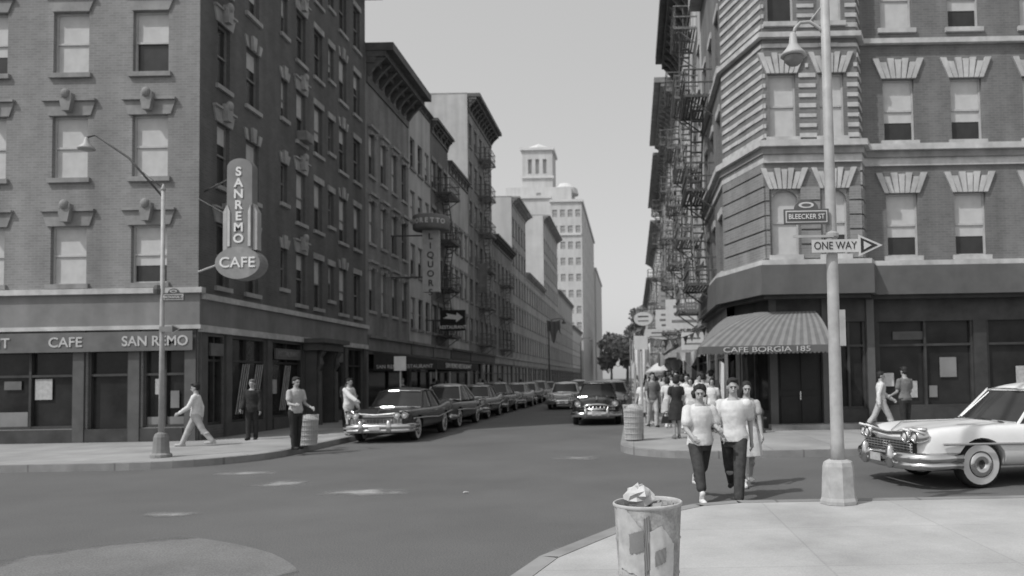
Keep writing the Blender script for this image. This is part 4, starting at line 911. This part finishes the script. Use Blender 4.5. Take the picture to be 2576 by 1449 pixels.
b=MB(); b.lathe([(.236,hC-.026),(.245,hC-.016),(.245,hC-.002),(.238,hC+.004),(.230,hC),(.230,hC-.02)],64,cap=False); b.build('rim',M['paper_g'],t,True)
def wrap(a0,a1,z0,z1,m,name='poster',off=.007,seed=1,tilt=0.0,cut=0):
    rr=random.Random(seed); b=MB(); n=24; vs=[];fs=[]
    for j in range(9):
        for i in range(n+1):
            u=i/n; v=j/8
            if cut: v=v*(1-cut*max(0,u-.45)*1.6)
            a=R(a0+(a1-a0)*u+(rr.uniform(-.6,.6) if i in (0,n) else 0)); z=z0+(z1-z0)*v+tilt*(u-.5)+(rr.uniform(-.006,.006) if j in (0,8) else 0); r=rad(z)+off+.0015*math.sin(i*.7+j*.9); vs.append((r*math.cos(a),r*math.sin(a),z))
    for j in range(8):
        for i in range(n): fs.append((j*(n+1)+i,j*(n+1)+i+1,(j+1)*(n+1)+i+1,(j+1)*(n+1)+i))
    b.add(vs,fs); return b.build(name,m,t,'keep')
wrap(208,262,.28,.70,M['paper_g'],seed=2,tilt=-.05,cut=.3); wrap(270,318,.20,.60,M['paper'],seed=3,tilt=.08,cut=.5); wrap(236,262,.42,.56,M['fascia'],off=.012,seed=5,tilt=.03); wrap(280,300,.34,.44,M['stone_d'],off=.012,seed=8,tilt=.03); wrap(262,272,.30,.66,M['fascia'],off=.008,seed=9,tilt=.02)
def crumple(name,x,y,z,rx,ry,rz_,m,label,cat,seed,group=None):
    rr=random.Random(seed); b=MB(); b.ell((0,0,0),(1,1,1),11,7)
    b.v=[(vx*rx*rr.uniform(.65,1.15),vy*ry*rr.uniform(.65,1.15),vz*rz_*rr.uniform(.6,1.2)) for vx,vy,vz in b.v]; o=b.build(name,m); o.location=(x,y,z); return tag(o,label,cat,group)
crumple('paper_bag',cx-.06,cy_+.04,.15+hC+.03,.12,.11,.085,M['paper'],'crumpled white paper bag poking out of the foreground trash can','paper bag',3)
crumple('paper_scrap',cx+.1,cy_+.02,.15+hC-.04,.10,.13,.045,M['stone_d'],'grey crumpled paper lying inside the foreground trash can rim','paper',5)
lid=MB(); lid.lathe([(.22,0),(.22,.01)],24); o=lid.build('rubbish_bed',M['midp'],t); o.location=(0,0,hC-.07)
for i,(px,py) in enumerate(((1455,1392),(1522,1370),(1172,1240))):
    q=g(px,py); crumple('paper_scrap',q.x,q.y,.012,.05,.035,.012,M['paper_g'],'tiny pale scrap of paper lying flat on the crossing asphalt','paper',20+i,'scraps of paper on the asphalt')
# right lamp post
q=g(2122,1272,.15); LX,LY=q.x,q.y+.2
t=empty('street_lamp',(LX,LY,.15),'tall pale lamp post with bell lamp and one way sign at the right','street lamp')
b=MB(); b.lathe([(.235,0),(.235,.04),(.215,.08),(.195,.46),(.18,.51),(.12,.54)],8); b.build('base',M['concrete'],t)
b=MB(); b.tube([(0,0,.5),(0,0,.75),(0,0,4.2),(0,0,8.2)],[.095,.082,.066,.05],16); b.build('pole',M['pole'],t,True)
b=MB(); b.box(.055,.13,-.06,.06,1.95,2.4); b.build('control_box',M['pole'],t)
zl=at(2000,75,LY).z-.15; dx=at(1995,100,LY).x-LX
b=MB(); b.tube([(0,0,zl-.1),(-.08,0,zl+.02),(-.2,0,zl+.1),(-.32,0,zl+.09),(dx+.03,0,zl+.02),(dx,0,zl-.08)],.022,8); b.tube([(0,0,zl+.35),(-.12,0,zl+.2),(-.2,0,zl+.1)],.012,6); b.build('lamp_arm',M['pole'],t,True)
b=MB(); b.lathe([(.03,0),(.045,-.03),(.055,-.14),(.09,-.2),(.15,-.27),(.165,-.30),(.15,-.31)],20,(dx,0,zl-.04)); sh=b.build('lamp_shade',M['pole'],t,True)
b=MB(); b.lathe([(.13,-.30),(.12,-.36),(.07,-.41),(.01,-.42)],18,(dx,0,zl-.04)); b.build('bulb_globe',M['frame'],sh,True)
def name_sign(root,px,py,Y,w,h,txt,off=-.09):
    c=at(px,py,Y)-root.location; c.y=off
    b=MB(); b.box(c.x-w/2,c.x+w/2,off-.012,off+.012,c.z-h/2,c.z+h/2,0); b.box(c.x-w/2+.02,c.x+w/2-.02,off-.015,off-.0125,c.z-h/2+.02,c.z+h/2-.02,1); b.box(c.x-w/2+.035,c.x+w/2-.035,off-.018,off-.0155,c.z-h/2+.035,c.z+h/2-.035,0)
    n=14; pts=[(c.x+w*.27*math.cos(math.pi*i/n),c.z+h/2+.001+h*.62*math.sin(math.pi*i/n)) for i in range(n+1)]; b.prism(pts,off-.012,off+.012,0)
    pts=[(c.x+w*.17*math.cos(2*math.pi*i/20),c.z+h/2+h*.26+h*.2*math.sin(2*math.pi*i/20)) for i in range(20)]; b.prism(pts,off-.016,off-.0125,1)
    pts=[(c.x+w*.11*math.cos(2*math.pi*i/20),c.z+h/2+h*.26+h*.1*math.sin(2*math.pi*i/20)) for i in range(20)]; b.prism(pts,off-.02,off-.0165,0)
    s=b.build('street_name_sign',[M['midp'],M['whited']],root); text(txt,h*.46,M['white'],s,(c.x,off-.022,c.z-h*.02),0,ext=.002,sx=w/(h*.46*len(txt)*.66)); return s
name_sign(t,2024,549,LY,.56,.19,'BLEECKER ST')
def one_way(root,px,py,Y,w,h,off=-.11):
    c=at(px,py,Y)-root.location; x0=c.x-w/2
    b=MB(); xa=x0+w*.66; b.prism([(x0,c.z-h*.3),(xa,c.z-h*.3),(xa,c.z-h*.5),(x0+w,c.z),(xa,c.z+h*.5),(xa,c.z+h*.3),(x0,c.z+h*.3)],off-.008,off+.008,0)
    b.prism([(xa+w*.03,c.z-h*.36),(x0+w*.93,c.z),(xa+w*.03,c.z+h*.36)],off-.012,off-.0085,1); b.prism([(xa+w*.07,c.z-h*.2),(x0+w*.84,c.z),(xa+w*.07,c.z+h*.2)],off-.016,off-.0125,0)
    s=b.build('one_way_sign',[M['whited'],M['dark']],root); text('ONE WAY',h*.5,M['dark'],s,(x0+w*.33,off-.012,c.z),0,ext=.002,sx=w*.6/(h*.5*7*.66))
one_way(t,2125,622,LY,.88,.27)
b=MB(); cz=at(2100,600,LY).z-.15; b.lathe([(.07,0),(.09,.02),(.09,.06),(.07,.08)],16,(0,0,cz)); b.build('sign_clamp',M['pole'],t)
b=MB(); b.box(-.5,0,-.105,-.09,cz,cz+.03); b.build('sign_bracket',M['pole'],t)
# left lamp post
q=g(405,1150,.15); LX2,LY2=q.x,q.y
t=empty('street_lamp',(LX2,LY2,.15),'slim pale lamp post with slanted arm in front of the left corner building','street lamp')
b=MB(); b.lathe([(.22,0),(.22,.06),(.17,.1),(.15,.45),(.12,.52),(.06,.56)],12); b.build('base',M['stone_d'],t)
zt=at(405,480,LY2).z-.15; b=MB(); b.tube([(0,0,.5),(0,0,2.5),(0,0,zt)],[.06,.05,.04],12); b.build('pole',M['pole'],t,True)
b=MB(); b.lathe([(.04,0),(.06,.03),(.03,.1),(.01,.16)],10,(0,0,zt)); b.build('finial',M['pole'],t,True)
e=at(325,398,LY2)-t.location; e2=at(240,345,LY2)-t.location
b=MB(); b.tube([(0,0,zt-.15),(e.x,0,e.z),(e2.x,0,e2.z+.05),(e2.x-.2,0,e2.z)],.025,8); b.tube([(0,0,zt+.05),(e.x*.6,0,e.z*.6+zt*.4-.02)],.01,5); b.build('lamp_arm',M['iron'],t,True)
b=MB(); b.lathe([(.03,0),(.05,-.04),(.07,-.14),(.17,-.24),(.18,-.28),(.12,-.3)],18,(e2.x-.2,0,e2.z)); b.build('lamp_shade',M['pole'],t,True)
name_sign(t,442,748,LY2,.48,.17,'MACDOUGAL ST',off=-.07)
c=at(438,828,LY2)-t.location; b=MB(); b.prism([(-.02,c.z-.06),(.26,c.z-.06),(.26,c.z-.12),(.46,c.z),(.26,c.z+.12),(.26,c.z+.06),(-.02,c.z+.06)],-.08,-.07,0); b.prism([(.28,c.z-.07),(.42,c.z),(.28,c.z+.07)],-.084,-.0805,1); b.build('one_way_sign',[M['stone_d'],M['dark']],t)
b=MB(); c=at(392,740,LY2)-t.location; b.lathe([(.09,0),(.1,.1),(.07,.2)],10,(-.1,0,c.z)); b.build('control_box',M['iron'],t)
def post_sign(px,pyb,pyt,w,h,label,m='whited',z=.15,pm='pole',lean=0):
    q=g(px,pyb,z); t=empty('sign_post',(q.x,q.y,z),label,'sign post'); zt=at(px,pyt,q.y).z-z
    b=MB(); b.tube([(0,0,0),(lean,0,zt)],.03,8); b.build('pole',M[pm],t); b=MB(); b.box(lean-w/2,lean+w/2,-.05,-.035,zt-h,zt+.05); b.build('sign_plate',M[m],t); return t
post_sign(1008,1075,900,.42,.45,'slim post with a blank pale square plate behind the first parked car')
post_sign(1617,1106,850,.34,.3,'pale post with small square plate by the right hand litter basket','whited')
# hanging cafe sign
Ys=21.6; top_=at(610,402,Ys); mid=at(608,622,Ys); bt=at(606,702,Ys)
t=empty('hanging_sign',(top_.x,Ys,bt.z),'tall vertical cafe sign with rounded base hanging off the left corner building','sign')
z1=mid.z-bt.z; z2=top_.z-bt.z; w=.36
b=MB(); n=12; pts=[(-w,z1-.1),(w,z1-.1)]+[(w*math.cos(math.pi*i/n),z2-w*.75+w*.75*math.sin(math.pi*i/n)) for i in range(n+1)]
b.prism(pts,-.16,.16,0); b.build('sign_panel',M['fascia'],t)
for s in (-1,1):
    b=MB(); b.prism([(s*(w+.004),z1-.1),(s*(w+.13),z1-.1),(s*(w+.13),z1+1.0),(s*(w+.004),z1+1.25)],-.12,.12); b.build('side_fin',M['fascia_p'],t)
    b=MB(); b.prism([(s*(w*.72),z1),(s*(w*.92),z1),(s*(w*.92),z1+1.2),(s*(w*.72),z1+1.0)],-.19,-.162); b.build('side_tube',M['whited'],t)
b=MB(); n=28; pts=[(.64*math.cos(2*math.pi*i/n),z1/2-.03+z1*.5*math.sin(2*math.pi*i/n)) for i in range(n)]; b.prism(pts,-.26,.24,0); ov=b.build('sign_oval',M['stone_d'],t)
text('CAFE',.42,M['white'],ov,(0,-.275,z1/2-.03),0,sx=1.05,bold=.004)
for i,ch in enumerate('SANREMO'):
    zz=z2-.40-i*(z2-z1-.55)/6.2; text(ch,.35,M['white'],t,(-.02,-.175,zz),0,bold=.009,sx=1.05)
b=MB(); b.tube([(-w,0,z2-.55),(XL-top_.x,.6,z2-.75)],.025,6); b.build('bracket',M['iron'],t)
b=MB(); b.tube([(-.6,0,z1*.5),(XL-top_.x,.3,z1*.3)],.03,6); b.build('bracket',M['pole'],t)
b=MB(); b.tube([(-w,0,z1+.9),(XL-top_.x,.3,z1+1.5)],.015,6); b.build('bracket',M['iron'],t)
Y2=39.5; a=at(1085,545,Y2); c=at(1085,735,Y2)
t=empty('hanging_sign',(a.x,Y2,c.z),'tall sign with drum shaped top projecting over the left pavement in mid street','sign')
hh=a.z-c.z; b=MB(); b.lathe([(.9,hh-.75),(.95,hh-.7),(.95,hh-.05),(.9,hh)],28); dm=b.build('drum',M['fascia'],t,True); b=MB(); b.box(-.42,.42,-.2,.2,0,hh-.755); b.build('sign_panel',M['whited'],t)
for i,ch in enumerate('LIQUORS'): text(ch,.46,M['midp'],t,(0,-.22,hh-1.1-i*.49),0,bold=.01)
for i,ch in enumerate('BORETTO'):
    aa=R(-90+(i-3)*17); text(ch,.34,M['white'],dm,(.965*math.cos(aa),.965*math.sin(aa),hh-.38),aa+R(90),bold=.01)
for zz in (hh-1,.8): b=MB(); b.tube([(-.4,0,zz),(XL-a.x,0,zz)],.04,6); b.build('bracket',M['iron'],t)
Y3=46; a=at(1140,805,Y3); t=empty('restaurant_sign',(a.x,Y3,a.z-.6),'black projecting restaurant sign with white arrow below the tall drum sign','sign')
b=MB(); b.box(-.75,.75,-.1,.1,-.05,.35); b.box(-.75,.75,-.1,.1,.36,1.2); b.build('sign_panel',M['black'],t)
text('RESTAURANT',.28,M['white'],t,(0,-.11,.15),0,bold=.008,sx=.95)
b=MB(); b.prism([(-.6,.7),(.2,.62),(.2,.45),(.62,.75),(.25,1.05),(.22,.88),(-.4,1.0),(-.3,.85)],-.12,-.102); b.build('arrow',M['white'],t)
b=MB(); b.tube([(-.75,0,.6),(XL-a.x,0,.6)],.04,6); b.build('bracket',M['iron'],t)
t=empty('restaurant_awning',(XL,38.5,2.2),'long dark awning lettered for a restaurant on the left row behind the parked cars','awning')
b=MB(); y0,y1=36.0,45.5
b.add([(XL+.27,y0,3.2),(XL+.27,y1,3.2),(XL+3.3,y1,2.75),(XL+3.3,y0,2.75),(XL+3.3,y0,2.3),(XL+3.3,y1,2.3),(XL+.27,y0,2.3),(XL+.27,y1,2.3)],[(0,1,2,3),(3,2,5,4),(0,3,4,6),(1,7,5,2)]); b.build('canopy',M['aw_b'],t,'keep',world=True)
text('SAN REMO RESTAURANT',.34,M['white'],t,(3.315,40.6-38.5,2.5-2.2),R(90),sx=1.55,bold=.004)
text('SAN REMO RESTAURANT',.25,M['white'],t,(1.75,y0-.012-38.5,2.46-2.2),0,sx=.95)
for yy in (36.2,45.3): b=MB(); b.tube([(XL+3.2,yy,.15),(XL+3.2,yy,2.7)],.03,6); b.build('support_post',M['pole'],t,world=True)
def far_lamp(px,Y,label,h=7.2):
    p=at(px,940,Y); t=empty('street_lamp',(p.x,Y,.15),label,'street lamp'); b=MB(); b.lathe([(.2,0),(.16,.6),(.08,.8)],8); b.tube([(0,0,.7),(0,0,h-.6),(.3,0,h-.1),(.9,0,h),(1.4,0,h-.1)],[.08,.06,.05,.04,.04],8); b.build('pole',M['iron_p'],t,True); b=MB(); b.lathe([(.04,0),(.1,-.15),(.22,-.35),(.15,-.4)],12,(1.4,0,h-.1)); b.build('lamp_shade',M['iron_p'],t,True)
far_lamp(1382,70,'slim distant lamp post leaning its arm over the left kerb'); far_lamp(1462,104,'farther lamp post in front of the tower base')
def proj_sign(px,py,Y,w,h,label,m,shape='box',X=XR):
    a=at(px,py,Y); t=empty('projecting_sign',(a.x,Y,a.z),label,'sign'); b=MB()
    if shape=='box': b.box(-w/2,w/2,-.08,.08,-h/2,h/2)
    else: b.prism([(w/2*math.cos(2*math.pi*i/24),h/2*math.sin(2*math.pi*i/24)) for i in range(24)],-.08,.08)
    b.build('sign_panel',M[m],t)
    rr=random.Random(int(px*7+py))
    for k in range(2 if h<1 else 3):
        zz=h*(.25-.25*k) if h>=1 else h*(.16-.32*k); ww_=w*rr.uniform(.25,.38); b=MB(); b.box(-ww_,ww_,-.085,-.082,zz-h*.05,zz+h*.05); b.build('trim_stripe',M[rr.choice(['fascia','midp','stone_d'])],t)
    b=MB(); b.tube([(0,0,h/2),(0,0,h/2+.15),(X-a.x,0,h/2+.15)],.03,6); b.build('bracket',M['iron'],t)
proj_sign(1618,802,44,1.1,.8,'small oval sign hanging over the right pavement','white','oval'); proj_sign(1722,790,36,1.8,1.4,'pale white board hanging above the right pavement crowd','white'); proj_sign(1655,842,52,1.6,.8,'low pale sign board beyond the big board','white'); proj_sign(1742,858,30.5,.9,.7,'square pale sign above the heads next to the striped awning','white'); proj_sign(1672,745,60,.9,1.6,'grey upright sign high on the right row','fascia_p'); proj_sign(1680,805,47,1.5,1.3,'tall dull board behind the white one over the right pavement','white')
proj_sign(960,850,44,1.5,.6,'dark small sign board under the drum sign','dark2',X=XL); proj_sign(1245,890,75,1.3,.7,'small pale sign far down the left pavement','whited',X=XL); proj_sign(1210,700,62,1.0,2.4,'dim upright sign on the tall loft building','fascia',X=XL)
def banner(px,py,Y,w,h,label,m,name='cloth_banner',tilt=0):
    a=at(px,py,Y); b=MB(); n=10; vs=[];fs=[]
    for j in range(5):
        for i in range(n+1): vs.append((-w/2+w*i/n,.07*math.sin(i*1.6)+.04*j,-h*(j/4)*(.7+.3*math.sin(i*.9+px))-.15*math.sin(math.pi*i/n)+tilt*i/n))
    for j in range(4):
        for i in range(n): fs.append((j*(n+1)+i,j*(n+1)+i+1,(j+1)*(n+1)+i+1,(j+1)*(n+1)+i))
    b.add(vs,fs); o=b.build(name,M[m],smooth='keep'); o.location=a; tag(o,label,'banner')
banner(1738,885,29,1.1,.6,'pale cloth hung over the crowd left of the striped awning','c_white',tilt=.3); banner(1685,885,38,1.2,.7,'light bunting cloth above the crowd in the middle distance','c_pale',tilt=-.3); banner(1752,905,27,.9,.5,'dark draped cloth beside the striped awning','c_mid',tilt=-.5); banner(1645,900,50,1.2,.7,'farther white cloth strung over the right pavement','c_white',tilt=.2); banner(1612,862,20.6,.5,1.1,'irregular white banner hanging from the post near the litter basket','c_white')
banner(1392,805,68,1.2,2.0,'dark flag hanging over the left roadway in the distance','c_mid','flag'); banner(1828,905,25.5,.5,1.6,'white hanging sheet directly under the awning corner','c_white')
def bunting(a,b_,label,n=11):
    a=Vector(a);b_=Vector(b_); t=empty('pennant_string',tuple(a),label,'pennants'); pts=[a.lerp(b_,i/n)-Vector((0,0,.35*math.sin(math.pi*i/n)))-a for i in range(n+1)]
    c=MB(); c.tube(pts,.012,4); c.build('cord',M['iron'],t)
    for i in range(n):
        p,q=pts[i].lerp(pts[i+1],.1),pts[i].lerp(pts[i+1],.9); m_=(p+q)/2-Vector((0,0,.32)); f=MB(); f.add([p,q,m_],[(0,1,2)]); f.build('pennant',M[('c_white','c_mid','c_pale')[i%3]],t,'keep')
bunting((.1,27,3.3),(2.95,29.5,3.7),'nearest string of pennants over the right pavement'); bunting((.1,33,3.6),(2.95,35,3.9),'middle string of pennants over the right pavement'); bunting((-.1,42,3.9),(2.95,44,4.3),'farthest string of pennants over the right pavement')
for k,(Y,z_) in enumerate(((27,3.3),(33,3.6),(42,3.9))):
    x_=.1 if k<2 else -.1; b=MB(); b.tube([(0,0,0),(0,0,z_-.1)],.035,8); o=b.build('banner_pole',M['pole']); o.location=(x_,Y,.15); tag(o,['nearest plain pole carrying pennants at the right kerb','middle plain pole carrying pennants at the right kerb','farthest plain pole carrying pennants at the right kerb'][k],'pole')
for i,(px,Y) in enumerate(((1672,42),(1655,55))):
    a=at(px,925,Y); t=empty('market_umbrella',(a.x,Y,.15),['nearer vendor umbrella rising out of the right crowd','farther vendor umbrella in the right crowd'][i],'umbrella')
    b=MB(); b.tube([(0,0,0),(0,0,2.5)],.02,6); b.build('pole',M['pole'],t); b=MB(); b.lathe([(.95,1.95),(.6,2.28),(.25,2.45),(.02,2.52)],10,cap=False); b.build('canopy',M[['c_white','c_pale'][i]],t,'keep')
q=g(1912,1088,.15); t=empty('fire_hydrant',(q.x,q.y,.15),'dark fire hydrant on the pavement beside the cafe door','hydrant'); b=MB(); b.lathe([(.16,0),(.16,.05),(.11,.08),(.10,.5),(.13,.53),(.13,.57),(.09,.66),(.03,.72)],14); b.build('barrel',M['iron'],t,True)
for s in (-1,1): b=MB(); b.tube([(s*.08,0,.4),(s*.18,0,.4)],.045,10); b.build('outlet_cap',M['iron'],t)
# ---------------------------------------------------------------- light
w=bpy.data.worlds.new('World'); scene.world=w; w.use_nodes=True; nt=w.node_tree; N=nt.nodes; bg=N['Background']
sk=N.new('ShaderNodeTexSky'); sk.sky_type='NISHITA'; sk.sun_disc=False
d=Vector((.8,.6,-math.tan(R(52)))).normalized()
sk.sun_elevation=R(52); sk.sun_rotation=math.atan2(-.8,-.6); sk.air_density=1.0; sk.dust_density=3.0; sk.ozone_density=1
bw=N.new('ShaderNodeRGBToBW'); nt.links.new(sk.outputs[0],bw.inputs[0])
ma=N.new('ShaderNodeMath'); ma.operation='MULTIPLY_ADD'; nt.links.new(bw.outputs[0],ma.inputs[0]); ma.inputs[1].default_value=.7; ma.inputs[2].default_value=3.0   # thin bright haze veil over the whole sky
nt.links.new(ma.outputs[0],bg.inputs['Color']); bg.inputs['Strength'].default_value=.125
s=bpy.data.lights.new('sun','SUN'); s.energy=2.7; s.angle=R(.8); s.color=(1,.998,.992); so=bpy.data.objects.new('sun',s); col.objects.link(so); so.rotation_euler=d.to_track_quat('-Z','Y').to_euler()
scene.view_settings.view_transform='Standard'; scene.view_settings.look='None'; scene.view_settings.exposure=0
cam.dof.use_dof=True; cam.dof.focus_distance=6; cam.dof.aperture_fstop=1.8
